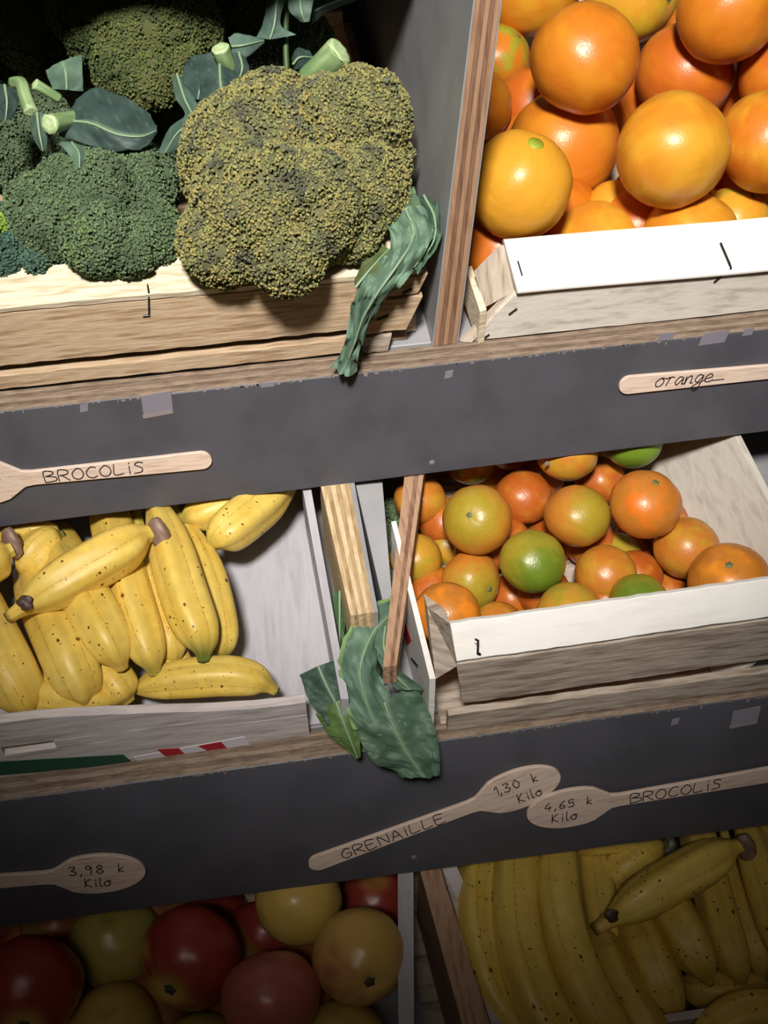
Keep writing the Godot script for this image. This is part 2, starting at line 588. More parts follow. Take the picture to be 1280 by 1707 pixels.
func apple(label: String, p: Array, ground: Color, blush: Color, side_: Vector3, amount: float, axis: Vector3, s: int, calyx := true) -> void:
	var r: float = p[2] * p[3] / FOC
	var o := thing("apple", label, "apple", "apples in the lower left crate", Transform3D(Basis(), at(p[0], p[1], p[3])))
	var n := FastNoiseLite.new()
	n.seed = s
	n.frequency = 1.0
	var paint := func(d: Vector3, th: float, ph: float) -> Color:
		var streak := n.get_noise_2d(ph * 9.0, th * 0.8) * 0.35 + n.get_noise_3dv(d * 2.0) * 0.5
		var k := smoothstep(-0.35, 0.55, d.dot(side_) + amount + streak)
		k *= smoothstep(0.12, 0.62, th)
		var c := ground.lerp(blush, k)
		return c * (1.0 + 0.10 * n.get_noise_3dv(d * 14.0))
	put("skin", globe(r, axis, s, 0.92, 0.13, 0.08, 0.05, paint, 30, 40), M.apple_skin, o)
	if calyx:
		put("calyx", button(axis, axis * r * 0.795, r * 0.12, Color(.07, .065, .04)), M.button, o)

# ------------------------------------------------------------------ bananas
func banana_mesh(pts: Array, r: float, kind: int, green: float, s: int) -> ArrayMesh:
	var stem_first := kind == 1
	var rad := [r * .22, r * .60, r * .84, r * .95, r, r, r * .98, r * .9, r * .72, r * .36, r * .22]
	if stem_first:
		rad = [r * .34, r * .33, r * .40, r * .68, r * .90, r * .99, r, r, r * .97, r * .88, r * .66, r * .34, r * .24]
	if kind == 2:      # its stem end is out of sight under other fruit
		rad = [r * .84, r * .94, r, r, r, r, r, r * .98, r * .90, r * .70, r * .36, r * .22]
	var n := FastNoiseLite.new()
	n.seed = s
	n.frequency = 1.2
	var off := n.get_noise_1d(s * 13.7) * 0.5 + 0.5
	var paint := func(t: float, a: float) -> Color:
		var c := Color(.83, .615, .15).lerp(Color(.79, .53, .09), clampf(0.5 + n.get_noise_2d(t * 2.5, a), 0, 1))
		c = c.lerp(Color(.13, .20, .035), green * smoothstep(0.76, 0.95, t + 0.05 * n.get_noise_1d(a * 2.0)))
		if stem_first:
			c = c.lerp(Color(.62, .58, .12), 0.6 * (1.0 - smoothstep(0.06, 0.22, t)))
		c = c.lerp(Color(.07, .045, .025), smoothstep(0.965, 0.995, t))
		return c
	var m := rod(pts, rad, 30, 34, paint, 0.07)
	var arr := m.surface_get_arrays(0)
	var uv: PackedVector2Array = arr[Mesh.ARRAY_TEX_UV]
	for k in uv.size():
		uv[k] = Vector2(uv[k].x * 0.9 + 0.05, uv[k].y + off)
	arr[Mesh.ARRAY_TEX_UV] = uv
	var out := ArrayMesh.new()
	out.add_surface_from_arrays(Mesh.PRIMITIVE_TRIANGLES, arr)
	return out

func path(t: Transform3D, raw: Array) -> Array:
	var out := []
	for p in raw:
		out.append(on(t, p[0], p[1], p[2]))
	return out

func banana(label: String, group: String, t: Transform3D, raw: Array, r: float, kind: int, green: float, s: int) -> Node3D:
	var pts := path(t, raw)
	var c: Vector3 = spline(pts, 0.5)
	var loc := []
	for p in pts:
		loc.append(p - c)
	var o := thing("banana", label, "banana", group, Transform3D(Basis(), c))
	put("skin", banana_mesh(loc, r, kind, green, s), M.banana_skin, o)
	return o

func crown(o: Node3D, t: Transform3D, x: float, y: float, u: float, s := 1.0) -> void:
	var c := on(t, x, y, u) - o.position
	var side := (RT * 0.25 - UPV * 0.95).normalized()
	var n := FastNoiseLite.new()
	n.seed = 9
	n.frequency = 300.0
	var P := PackedVector3Array()
	var C := PackedColorArray()
	for i in 11:
		var th := PI * i / 10
		for j in 16:
			var a := TAU * j / 16
			var d := side * cos(th) * 0.0125 + (RT * cos(a) + t.basis.y * sin(a)) * sin(th) * 0.0078
			var k := 1.0 + 0.25 * n.get_noise_3dv(d) if i > 0 and i < 10 else 1.0
			P.append(c + d * s * k)
			C.append(Color(.11, .065, .05).lerp(Color(.30, .19, .14), clampf(0.5 + n.get_noise_3dv(d * 1.7), 0, 1)))
	put("crown", skin(P, 11, 16, true, C), M.stalk, o)

# ------------------------------------------------------------------ broccoli
func florets(o: Node3D, lobes: Array, dense: float, cols: Array, s: int) -> void:
	var cs := []
	var rs := []
	for l in lobes:
		cs.append(at(l[0], l[1], l[3]))
		rs.append(l[2] * l[3] / FOC)
	var n := FastNoiseLite.new()
	n.seed = s
	n.frequency = 1.0
	var bump := func(p: Vector3) -> float:
		var v := absf(n.get_noise_3dv(p * 21.0 + Vector3(3, 9, 1)))
		return -0.0052 * (1.0 - smoothstep(0.0, 0.055, v)) + 0.0026 * n.get_noise_3dv(p * 60.0) + 0.0011 * n.get_noise_3dv(p * 210.0)
	for k in lobes.size():
		var c: Vector3 = cs[k]
		var r: float = rs[k]
		var P := PackedVector3Array()
		var C := PackedColorArray()
		for i in 23:
			var th := PI * i / 22
			for j in 30:
				var d := Vector3(sin(th) * cos(TAU * j / 30), cos(th), sin(th) * sin(TAU * j / 30))
				if i == 0 or i == 22:
					d = Vector3(0, cos(th), 0)
				P.append(c - o.position + d * (r - 0.0008 + bump.call(c + d * r)))
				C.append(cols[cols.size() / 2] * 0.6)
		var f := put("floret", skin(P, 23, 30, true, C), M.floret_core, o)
		var where: Array[Transform3D] = []
		var tint := PackedColorArray()
		var many := int(dense * 4.0 * PI * r * r / (0.00165 * 0.00165))
		for q in many:
			var y := 1.0 - 2.0 * (q + 0.5) / many
			var a := q * 2.399963 + rng.randf_range(-.4, .4)
			var d := Vector3(sqrt(1 - y * y) * cos(a), y, sqrt(1 - y * y) * sin(a))
			if d.dot(FW) > 0.45:
				continue
			var p: Vector3 = c + d * (r + bump.call(c + d * r))
			var hidden := false
			for m in lobes.size():
				if m != k and p.distance_to(cs[m]) < rs[m] - 0.0035:
					hidden = true
			if hidden:
				continue
			var w := rng.randf_range(0.75, 1.3)
			where.append(Transform3D(Basis().scaled(Vector3.ONE * w), p - o.position))
			var v := clampf(0.5 + 1.1 * n.get_noise_3dv(p * 26.0 + Vector3(7, 0, 0)) + rng.randf_range(-.22, .22), 0, 0.999) * (cols.size() - 1)
			var col: Color = cols[int(v)]
			col = col.lerp(cols[int(v) + 1], v - int(v)) * rng.randf_range(0.75, 1.35)
			tint.append(col)
		var mm := MultiMesh.new()
		mm.transform_format = MultiMesh.TRANSFORM_3D
		mm.use_colors = true
		mm.mesh = bud_mesh
		mm.instance_count = where.size()
		for q in where.size():
			mm.set_instance_transform(q, where[q])
			mm.set_instance_color(q, tint[q])
		var mi := MultiMeshInstance3D.new()
		mi.name = "flower_buds"
		mi.multimesh = mm
		mi.material_override = M.bud
		mi.set_meta("kind", "stuff")
		f.add_child(mi, true)

# a leaf between a left edge, a midrib and a right edge, each a list of [x, y, distance]
func leaf_mesh(o: Node3D, l: Array, m: Array, r: Array, s: int, ripple := 0.0015, dark := Color(.045, .085, .06), pale := Color(.12, .20, .135), rim := 0.0) -> ArrayMesh:
	var lines := []
	for e in [l, m, r]:
		var pts := []
		for p in e:
			pts.append(at(p[0], p[1], p[2]) - o.position)
		lines.append(pts)
	var n := FastNoiseLite.new()
	n.seed = s
	n.frequency = 1.0
	var rows := 26
	var half := 8
	var P := PackedVector3Array()
	var C := PackedColorArray()
	for i in rows + 1:
		var t := float(i) / rows
		var a: Vector3 = spline(lines[0], t)
		var b: Vector3 = spline(lines[1], t)
		var c: Vector3 = spline(lines[2], t)
		var along: Vector3 = spline(lines[1], minf(t + .02, 1.0)) - spline(lines[1], maxf(t - .02, 0.0))
		var nor := (c - a).cross(along)
		nor = nor.normalized() if nor.length() > 1e-9 else -FW
		if nor.dot(FW) > 0:
			nor = -nor
		var top := []
		var tone := []
		for j in 2 * half + 1:
			var q := float(j) / half - 1.0
			var p := b.lerp(a, -q) if q < 0 else b.lerp(c, q)
			p += nor * (n.get_noise_3dv(p * 70.0) * ripple * 2.0 * absf(q) + n.get_noise_3dv(p * 240.0) * ripple * 0.5)
			var vein := absf(sin((t * 7.0 - absf(q) * 1.3) * PI))
			var k := clampf(0.5 + 0.7 * n.get_noise_3dv(p * 45.0), 0, 1)
			var col := dark.lerp(pale, k)
			col = col.lerp(Color(.20, .30, .19), maxf(0.75 * exp(-pow(q / 0.07, 2.0)), 0.2 * (1.0 - smoothstep(0.0, 0.16, vein))))
			if rim > 0.0:
				col = col.lerp(Color(.24, .40, .13), rim * smoothstep(0.78, 0.95, -q))
			top.append(p)
			tone.append(col)
		for j in 2 * half + 1:
			P.append(top[j] + nor * 0.0004)
			C.append(tone[j])
		for j in 2 * half + 1:
			P.append(top[2 * half - j] - nor * 0.0004)
			C.append(tone[2 * half - j].lerp(pale, 0.4))
	return skin(P, rows + 1, 4 * half + 2, true, C)

func leaf(o: Node3D, l: Array, m: Array, r: Array, s: int, ripple := 0.0015, dark := Color(.045, .085, .06), pale := Color(.12, .20, .135), rim := 0.0) -> void:
	var f := put("leaf", leaf_mesh(o, l, m, r, s, ripple, dark, pale, rim), M.leaf, o)
	var pts := []
	for p in m:
		pts.append(at(p[0], p[1], p[2]) - o.position - FW * 0.0005)
	put("midrib", rod(pts, [.0011, .0009, .0007, .0003], 6, 14, func(_t, _a): return Color(.22, .33, .20)), M.stalk, f)

func stalk(o: Node3D, raw: Array, r: float, called := "stalk") -> void:
	var pts := []
	for p in raw:
		pts.append(at(p[0], p[1], p[2]) - o.position)
	var n := FastNoiseLite.new()
	n.seed = int(raw[0][0])
	n.frequency = 1.0
	var f := put(called, rod(pts, [r * 1.02, r, r * .95, r * .9], 20, 12, func(t, a): return Color(.16, .27, .11).lerp(Color(.34, .46, .22), clampf(0.5 + n.get_noise_2d(a * 3.0, t) - t * 0.4, 0, 1)), 0.05), M.stalk, o)
	# the cut face: pale pith within a darker ring, rough
	var d: Vector3 = (pts[0] - pts[1]).normalized()
	var s := d.cross(UPV).normalized()
	var q := d.cross(s)
	var P := PackedVector3Array()
	var C := PackedColorArray()
	for i in 7:
		for j in 20:
			var a := TAU * j / 20
			var k := float(i) / 6
			var w := n.get_noise_2d(k * 9.0 * cos(a), k * 9.0 * sin(a))
			P.append(pts[0] + (s * cos(a) + q * sin(a)) * r * k * 1.03 * (1.0 + 0.05 * cos(5 * a)) + d * (r * (0.16 if i < 5 else 0.1 if i == 5 else -0.05) + (0.12 * r * w if i > 0 and i < 6 else 0.0)))
			C.append(Color(.50, .60, .36).lerp(Color(.30, .45, .18), 0.8 if i == 4 else clampf(0.3 + w, 0, 1)))
	put("cut_face", skin(P, 7, 20, true, C), M.stalk, f)

# ------------------------------------------------------------------ room
func structure(called: String, lo: Vector3, hi: Vector3, mat: Material) -> void:
	put(called, box_mesh(lo, hi, 0.002), mat).set_meta("kind", "structure")

func room() -> void:
	structure("floor", Vector3(-2.3, -0.1, -1.9), Vector3(2.3, 0, 2.5), M.floor_tile)
	structure("ceiling", Vector3(-2.3, 2.7, -1.9), Vector3(2.3, 2.8, 2.5), M.ceiling_paint)
	structure("wall_back", Vector3(-2.3, 0, -2.0), Vector3(2.3, 2.7, -1.9), M.wall_paint)
	structure("wall_front", Vector3(-2.3, 0, 2.5), Vector3(2.3, 2.7, 2.6), M.wall_paint)
	structure("wall_left", Vector3(-2.4, 0, -2.0), Vector3(-2.3, 2.7, 2.6), M.wall_paint)
	structure("wall_right", Vector3(2.3, 0, -2.0), Vector3(2.4, 2.7, 2.6), M.wall_paint)
	# spotlight out of view, its cone set to leave the lower shelf dim
	var d := (SPOT_TO - SPOT_AT).normalized()
	var o := thing("unseen_spotlight", "unseen black can spotlight, out of view above the stand", "lamp", "", Transform3D(Basis(), SPOT_AT))
	put("lamp_can", rod([-d * 0.16, -d * 0.08, -d * 0.001], [.035, .04, .042], 24, 6), M.lamp_shell, o)
	put("stem", wire([-d * 0.1, Vector3(-d.x * 0.1, 2.7 - SPOT_AT.y, -d.z * 0.1)], 0.008), M.lamp_shell, o)
	var glow := plain("lamp_glow", Color(0.9, 0.88, 0.82))
	glow.emission_enabled = true
	glow.emission = Color(1, 0.97, 0.92)
	glow.emission_energy_multiplier = 6.0
	put("lamp_lens", rod([Vector3.ZERO, d * 0.003], [.036, .036], 24, 2), glow, o)
	var s := SpotLight3D.new()
	s.name = "unseen_spot_light"
	add_child(s)
	s.look_at_from_position(SPOT_AT + d * 0.008, SPOT_TO)
	s.light_color = Color(1, 0.975, 0.94)
	s.light_energy = SPOT_E
	s.light_size = 0.11
	s.spot_angle = SPOT_ANGLE
	s.spot_angle_attenuation = SPOT_SOFT
	s.spot_range = 8.0
	s.spot_attenuation = 2.0
	s.shadow_enabled = true
	var p := thing("unseen_ceiling_panel", "unseen white square light panel, out of view in the shop ceiling", "lamp", "", Transform3D(Basis(), Vector3(-0.3, 2.69, 0.9)))  # panel out of view, placed for soft light on the whole stand
	var pg := plain("panel_glow", Color(0.5, 0.5, 0.5))
	pg.emission_enabled = true
	pg.emission = Color(1.0, 0.95, 0.91)
	pg.emission_energy_multiplier = 0.6
	put("diffuser", box_mesh(Vector3(-.45, -.006, -.3), Vector3(.45, 0.004, .3)), pg, p)
	put("frame", box_mesh(Vector3(-.48, -.004, -.33), Vector3(.48, 0.008, .33)), M.ceiling_paint, p)
	var a := AreaLight3D.new()
	a.name = "unseen_panel_light"
	a.area_size = Vector2(.9, .6)
	a.light_energy = PANEL_E
	a.light_color = Color(1.0, 0.95, 0.91)
	a.area_range = 8.0
	a.area_attenuation = 2.0
	a.shadow_enabled = true
	add_child(a)
	a.transform = Transform3D(Basis(Vector3(1, 0, 0), -PI / 2), Vector3(-0.3, 2.675, 0.9))

const SPOT_ANGLE := 18.0
const SPOT_SOFT := 0.8

# ------------------------------------------------------------------ the stand
func board_layers(parent: Node3D, t: Transform3D, thick: float, rise: float, low) -> void:
	# veneers between two sheets of laminate, seen along the top edge
	var n := 5
	var step := (thick - 0.0024) / n
	for k in n:
		var z1 := -0.0012 - step * k
		var m := plank(Vector3(-.75, -.12, z1 - step), Vector3(.95, rng.randf_range(-.0009, 0.0), z1), 0.0004, 60, func(p: Vector3) -> Vector3: return Vector3(p.x, p.y - p.z * rise if p.y > -.05 else low.call(p.x), p.z))
		put("veneer", m, M.edge_dark if k % 2 else M.edge_light, parent, t)

func front_board(t: Transform3D, rise: float, low, label: String, marks: Array) -> MeshInstance3D:
	var m := plank(Vector3(-.75, -.12, -.0012), Vector3(.95, 0.0, 0.0), 0.0003, 80, func(p: Vector3) -> Vector3: return Vector3(p.x, p.y if p.y > -.05 else low.call(p.x), p.z))
	var b := put("front_board", m, M.laminate, stand, t)
	meta(b, label)
	board_layers(b, t, 0.0225, rise, low)
	# worn spots along the upper arris
	var st := begin()
	for k in 130:
		var x := rng.randf_range(-.24, .40)
		var w := rng.randf_range(.0006, .004)
		var h := rng.randf_range(.0004, .0016)
		if rng.randf() < 0.08:
			h *= 2.2
		var y := -rng.randf_range(0.0, .0012)
		poly(st, [Vector3(x, y, .0002), Vector3(x + w * .6, y + .0004, .0002), Vector3(x + w, y - h * .3, .0002), Vector3(x + w * .7, y - h, .0002), Vector3(x + w * .2, y - h * .8, .0002)], Vector3(x, y, -1))
	var chips := put("worn_edge", done(st), M.chip, b, t)
	chips.set_meta("kind", "stuff")
	for q in marks:
		var c: Vector3 = t.affine_inverse() * on_face(t, q[0], q[1])
		var w: float = q[2]
		var h: float = q[3]
		var f := func(p: Vector3) -> Vector3: return Vector3(p.x + p.y * 0.15 + 0.08 * w * sin(p.y * 900.0 + p.x * 300.0), p.y + 0.12 * h * sin(p.x * 700.0), p.z)
		var kind: String = q[4]
		if kind == "screw":
			put("screw", globe(.0022, Vector3(0, 0, 1), int(q[0]), .22, .02, 0, 0, func(_d, _th, _ph): return Color(.3, .28, .28), 10, 16), M.chip, b, t * Transform3D(Basis(), c))
		else:
			put("tape_scrap", box_mesh(Vector3(-w, -h, 0.0), Vector3(w, h, .0003), .0001, f), M.tape, b, t * Transform3D(Basis(), c))
			if kind == "lip":
				put("tape_scrap", box_mesh(Vector3(-w, -h * 1.05, 0.0003), Vector3(w, -h * .72, .0006), .0001, f), M.chip, b, t * Transform3D(Basis(), c))
	return b

func on_face(t: Transform3D, x: float, y: float) -> Vector3:     # the point of a board's face seen in that direction
	var d := FW + RT * ((x - 640.0) / FOC) - UPV * ((y - 853.5) / FOC)
	var n := t.basis.z
	return EYE + d * ((t.origin - EYE).dot(n) / d.dot(n))

func on_plane(p: Vector3, n: Vector3, x: float, y: float) -> Vector3:
	var d := FW + RT * ((x - 640.0) / FOC) - UPV * ((y - 853.5) / FOC)
	return EYE + d * ((p - EYE).dot(n) / d.dot(n))

func build_stand() -> void:
	stand = thing("display_stand", "stepped grey plywood produce stand holding all the crates of fruit and vegetables", "display stand", "", Transform3D(Basis(), Vector3(0.1, 0, -0.7)))
	front_board(F1, .2126, func(x: float) -> float: return lerpf(-.0977, -.091, (x + .2135) / .5925), "dark grey laminated board with worn plywood top edge, upper of two", [[262, 674, .0105, .009, "lip"], [140, 680, .003, .003, "bit"], [446, 641, .005, .002, "bit"], [748, 624, .003, .003, "bit"], [720, 771, .0022, .002, "screw"], [912, 773, .0018, .002, "screw"], [1110, 561, .006, .003, "bit"], [1190, 563, .010, .005, "bit"], [1247, 553, .004, .003, "bit"]])
	front_board(F2, .3443, func(x: float) -> float: return lerpf(-.1216, -.1332, (x + .2483) / .5954), "dark grey laminated board with worn plywood top edge, lower of two", [[1242, 1195, .0105, .008, "lip"], [1125, 1203, .003, .003, "bit"], [690, 1429, .002, .002, "screw"]])
	var F3 := tilted(T3.origin, -8)
	put("front_board", plank(Vector3(-.75, -.13, -.02), Vector3(.95, 0, 0), .0003, 20), M.laminate, stand, F3)
	for t in [T1, T2, T3]:
		put("shelf", box_mesh(Vector3(-.75, -.018, -.50), Vector3(.95, 0, -.0245)), M.side_laminate, stand, t)
	put("back_panel", box_mesh(Vector3(-.75, 0, -.52), Vector3(.95, .3, -.50)), M.laminate, stand, T1)
	put("back_panel", box_mesh(Vector3(-.75, 0, -.52), Vector3(.95, .16, -.50)), M.laminate, stand, T2)
	put("back_panel", box_mesh(Vector3(-.75, 0, -.52), Vector3(.95, .16, -.50)), M.laminate, stand, T3)
	for x in [-.77, .95]:
		put("end_panel", box_mesh(Vector3(x, 0, -1.25), Vector3(x + .02, 1.37, -.74)), M.side_laminate, stand, Transform3D())
	put("plinth", box_mesh(Vector3(-.75, 0, -1.2), Vector3(.95, .42, -.45)), M.laminate, stand, Transform3D())
	# unseen top shelf over the left bay, placed to shade the broccoli crate
	put("shelf", box_mesh(Vector3(-.75, 1.281, -1.24), Vector3(.13, 1.299, -.758)), M.side_laminate, stand, Transform3D())
	put("front_board", plank(Vector3(-.75, 1.279, -.758), Vector3(.13, 1.37, -.740), .0003, 20), M.laminate, stand, Transform3D())
	put("unseen_shelf_bracket", box_mesh(Vector3(.112, 1.10, -1.24), Vector3(.13, 1.281, -1.18)), M.side_laminate, stand, Transform3D())
	# upright between broccoli and oranges: laminate, five veneers, laminate
	var lean := func(p: Vector3) -> Vector3: return Vector3(p.x + p.y * lerpf(.071, .060, (p.x - .1167) / .0193), p.y, p.z)
	var d := put("divider", box_mesh(Vector3(.1167, 0, -.46), Vector3(.118, .30, -.0205), .0002, lean), M.side_laminate, stand, T1)
	meta(d, "grey faced plywood upright between broccoli and oranges")
	for k in 5:
		var x0 := .118 + k * .00336
		put("veneer", box_mesh(Vector3(x0, 0, -.46), Vector3(x0 + .00336, .30, -.0205 + rng.randf_range(0, .0006)), .0003, lean), M.upright_dark if k % 2 else M.upright_light, d, T1)
	put("face_sheet", box_mesh(Vector3(.1348, 0, -.46), Vector3(.136, .30, -.0205), .0002, lean), M.side_laminate, d, T1)
	# plywood divider beside the bananas, its top edge running back
	var a := [Vector2(584, 1026), Vector2(630, 1020), Vector2(588, 790), Vector2(531, 793)]
	var first: MeshInstance3D = null
	for k in 7:
		var f0 := k / 7.0
		var f1 := (k + 1) / 7.0
		var top := []
		for q in [a[0].lerp(a[1], f0), a[0].lerp(a[1], f1), a[3].lerp(a[2], f1), a[3].lerp(a[2], f0)]:
			top.append(on(T2, q.x, q.y, (.10 if top.size() < 2 else .083) + (0.0004 if k % 2 else 0.0)))
		var m := slab(top, -T2.basis.y * .080)
		var mat: Material = M.side_laminate if k == 6 else M.gold_veneer_dark if k % 2 else M.gold_veneer_light
		if first == null:
			first = put("divider", m, mat, stand, Transform3D())
			meta(first, "bare pale plywood divider beside the banana crate")
		else:
			put("veneer", m, mat, first, Transform3D())
	var grey := []
	for q in [[640, 1012, .055], [654, 1002, .055], [636, 790, .076], [589, 790, .078]]:
		grey.append(on(T2, q[0], q[1], q[2]))
	put("filler_board", slab(grey, -T2.basis.y * .05), M.side_laminate, stand, Transform3D())

func nail(parent: Node, raw: Array, r := 0.0007) -> void:      # a bent wire staple
	put("staple", wire(raw, r), M.wire, parent, Transform3D())

func crates() -> void:
	# --- broccoli crate
	var o := thing("broccoli_crate", "weathered brown slatted wooden crate under the broccoli, rough pale rim", "crate", "", T1)
	var left := -.36
	var cut := func(p: Vector3) -> Vector3: return Vector3(p.x + (p.y - .04) * .2 * smoothstep(-.1, .06, p.x), p.y + (.0 if p.y < .05 else -.003 * smoothstep(-.17, .1, p.x)), p.z)
	put("front_slat", plank(Vector3(left, .0228, -.027), Vector3(.066, .0675, -.02), .0006, 40, cut), M.brown_wood, o)
	put("front_slat", plank(Vector3(left, .002, -.027), Vector3(.062, .0148, -.02), .0006, 40, cut), M.brown_wood, o)
	var rim := func(p: Vector3) -> Vector3: return Vector3(p.x + p.z * -.1, .0680 + p.y - .25 * p.z - .003 * smoothstep(-.17, .1, p.x), -.0195 + p.z + p.y * .2)
	put("front_rail", plank(Vector3(left, 0, -.031), Vector3(.108, .0055, 0), .0006, 50, rim), M.pale_wood, o)
	for q in [[.050, .0665, .109], [.019, .048, .101], [.001, .0165, .088]]:
		var sk := func(p: Vector3) -> Vector3: return Vector3(p.x + (p.y - q[0]) * .42 * smoothstep(.07, .1, p.x), p.y, p.z)
		put("corner_post", plank(Vector3(.0665, q[0], -.034), Vector3(q[2] - .004, q[1], -.0185), .0007, 8, sk), M.grey_wood if q[0] < .01 else M.brown_wood, o)
	put("side_wall", plank(Vector3(.100, .002, -.40), Vector3(.107, .060, -.036), .0004, 4), M.brown_wood, o)
	put("side_wall", plank(Vector3(left - .007, .002, -.40), Vector3(left, .07, -.02), .0004, 4), M.brown_wood, o)
	put("back_wall", plank(Vector3(left, .002, -.407), Vector3(.1, .07, -.40), .0006, 10), M.brown_wood, o)
	put("crate_floor", box_mesh(Vector3(left, .0005, -.40), Vector3(.1, .004, -.03)), M.brown_wood, o)
	nail(o, [T1 * Vector3(-.0765, .0755, -.046), T1 * Vector3(-.0745, .0735, -.0195), T1 * Vector3(-.0775, .0545, -.0193), T1 * Vector3(-.0815, .0545, -.0193)])
	for q in [[672, 489, 686, 482], [630, 533, 646, 526]]:
		nail(o, [T1 * (T1.affine_inverse() * on_face(T1 * Transform3D(Basis(), Vector3(0, 0, -.0183)), q[0], q[1])), T1 * (T1.affine_inverse() * on_face(T1 * Transform3D(Basis(), Vector3(0, 0, -.0183)), q[2], q[3]))], .0009)
	# --- orange crate
	o = thing("orange_crate", "clean white wooden crate holding the large oranges, stapled front rail", "crate", "", T1)
	var slant := func(p: Vector3) -> Vector3: return Vector3(p.x + (p.y / .04) * .0325 * (1.0 - smoothstep(.143, .30, p.x)), p.y * (1.0 - .07 * smoothstep(.18, .36, p.x)), p.z)
	put("front_slat", plank(Vector3(.143, .0008, -.026), Vector3(.60, .0398, -.02), .0003, 40, slant), M.cream_wood, o)
	var rail := func(p: Vector3) -> Vector3: return Vector3(p.x - p.z * -.25 * (1.0 - smoothstep(.17, .3, p.x)), .0402 + p.y - 1.04 * p.z - .003 * smoothstep(.18, .36, p.x), -.0195 + p.z + p.y)
	put("front_rail", plank(Vector3(.1755, 0, -.0262), Vector3(.60, .0040, 0), .0003, 40, rail), M.white_wood, o)
	put("corner_post", slab([on(T1, 829, 412, .066), on(T1, 790, 452, .052), on(T1, 807, 513, .024), on(T1, 855, 487, .0385)], T1.basis.x * .012 - T1.basis.z * .004), M.post_wood, o, Transform3D())
	put("corner_post", slab([on(T1, 853, 487, .0385), on(T1, 864, 491, .0385), on(T1, 786, 571, .001), on(T1, 768, 570, .001)], -T1.basis.z * .004), M.post_wood, o, Transform3D())
	put("side_wall", slab([on(T1, 776, 446, .045), on(T1, 786, 443, .045), on(T1, 811, 516, .03), on(T1, 800, 520, .03)], -T1.basis.y * .03), M.pale_wood, o, Transform3D())
	put("side_wall", box_mesh(Vector3(.150, .001, -.43), Vector3(.155, .04, -.09)), M.cream_wood, o)
	put("side_wall", box_mesh(Vector3(.60, .001, -.43), Vector3(.605, .05, -.02)), M.cream_wood, o)
	put("back_wall", box_mesh(Vector3(.15, .001, -.435), Vector3(.605, .05, -.43)), M.cream_wood, o)
	put("crate_floor", box_mesh(Vector3(.15, .0005, -.43), Vector3(.60, .003, -.03)), M.grey_wood, o)
	var fr := T1 * Transform3D(Basis(), Vector3(0, 0, -.0194))
	var rl := T1 * Transform3D(Basis(Vector3(1, 0, 0), -atan(1 / 1.04)), Vector3(0, .0440, -.0155))
	nail(o, [on_face(rl, 1201, 406) + T1.basis.y * .0005, on_face(rl, 1216, 441) + T1.basis.y * .0006, on_face(fr, 1218, 446) + T1.basis.z * .0008, on_face(fr, 1191, 470)])
	nail(o, [on_face(rl, 863, 436), on_face(rl, 870, 459)])
	nail(o, [on_face(fr, 849, 524), on_face(fr, 861, 515)])
	nail(o, [on_face(fr, 803, 567), on_face(fr, 815, 558)])
	# --- clementine crate
	o = thing("clementine_crate", "white and grey slatted wooden crate half full of greenish clementines", "crate", "", T2)
	var wht := func(p: Vector3) -> Vector3: return Vector3(p.x - (p.y - .115) * .12 * (1.0 - smoothstep(.1, .3, p.x)), p.y + .0045 * smoothstep(.1, .33, p.x), p.z)
	var back := func(p: Vector3) -> Vector3: return Vector3(p.x - (p.y - .115) * .12 * (1.0 - smoothstep(.1, .3, p.x)), p.y + .0045 * smoothstep(.1, .33, p.x) + (p.z + .005) * .6, p.z - maxf(0.0, p.y - .0905) * .85)
	put("front_slat", plank(Vector3(.0945, .0905, -.010), Vector3(.365, .1105, -.005), .0003, 40, back), M.white_wood, o)
	put("front_slat", plank(Vector3(.094, .036, -.012), Vector3(.365, .0865, -.006), .0007, 40, wht), M.grey_wood, o)
	put("front_slat", plank(Vector3(.094, .001, -.012), Vector3(.365, .0235, -.006), .0007, 40), M.grey_wood, o)
	put("inner_slat", plank(Vector3(.125, .080, -.016), Vector3(.36, .096, -.0125), .0004, 12), M.brown_wood, o)
	put("corner_post", slab([on(T2, 712, 1012, .118), on(T2, 750, 1040, .126), on(T2, 762, 1110, .086), on(T2, 726, 1132, .070)], -T2.basis.z * .014 - T2.basis.y * .004), M.grey_wood, o, Transform3D())
	put("side_wall", slab([on(T2, 716, 1132, .085), on(T2, 726, 1131, .085), on(T2, 660, 868, .085), on(T2, 652, 870, .085)], -T2.basis.y * .084), M.white_wood, o, Transform3D())
	var wa := on(T2, 716, 1132, .085)
	var wn := (on(T2, 652, 870, .085) - wa).cross(T2.basis.y).normalized()
	var mark := []
	for q in [[668, 1038], [674, 1032], [686, 1068], [679, 1076]]:
		mark.append(on_plane(wa, wn, q[0], q[1]))
	var side := wn if wn.dot(EYE - wa) > 0 else -wn
	for k in 4:
		mark[k] += side * .0004
	put("red_mark", slab(mark, -side * .0004), M.red_print, o, Transform3D())
	for q in [[669, 1108, 674, 1118], [687, 1098, 697, 1110]]:
		nail(o, [on_plane(wa, wn, q[0], q[1]) + side * .0005, on_plane(wa, wn, q[2], q[3]) + side * .0005])
	put("side_wall", box_mesh(Vector3(.3545, .001, -.34), Vector3(.3595, .084, -.012), .0005, func(p: Vector3) -> Vector3: return Vector3(p.x - (.084 - p.y) * .7, p.y, p.z)), M.side_wood, o)
	put("back_wall", box_mesh(Vector3(.09, .001, -.345), Vector3(.36, .075, -.34)), M.cream_wood, o)
	put("crate_floor", box_mesh(Vector3(.09, .0005, -.34), Vector3(.296, .003, -.012)), M.grey_wood, o)
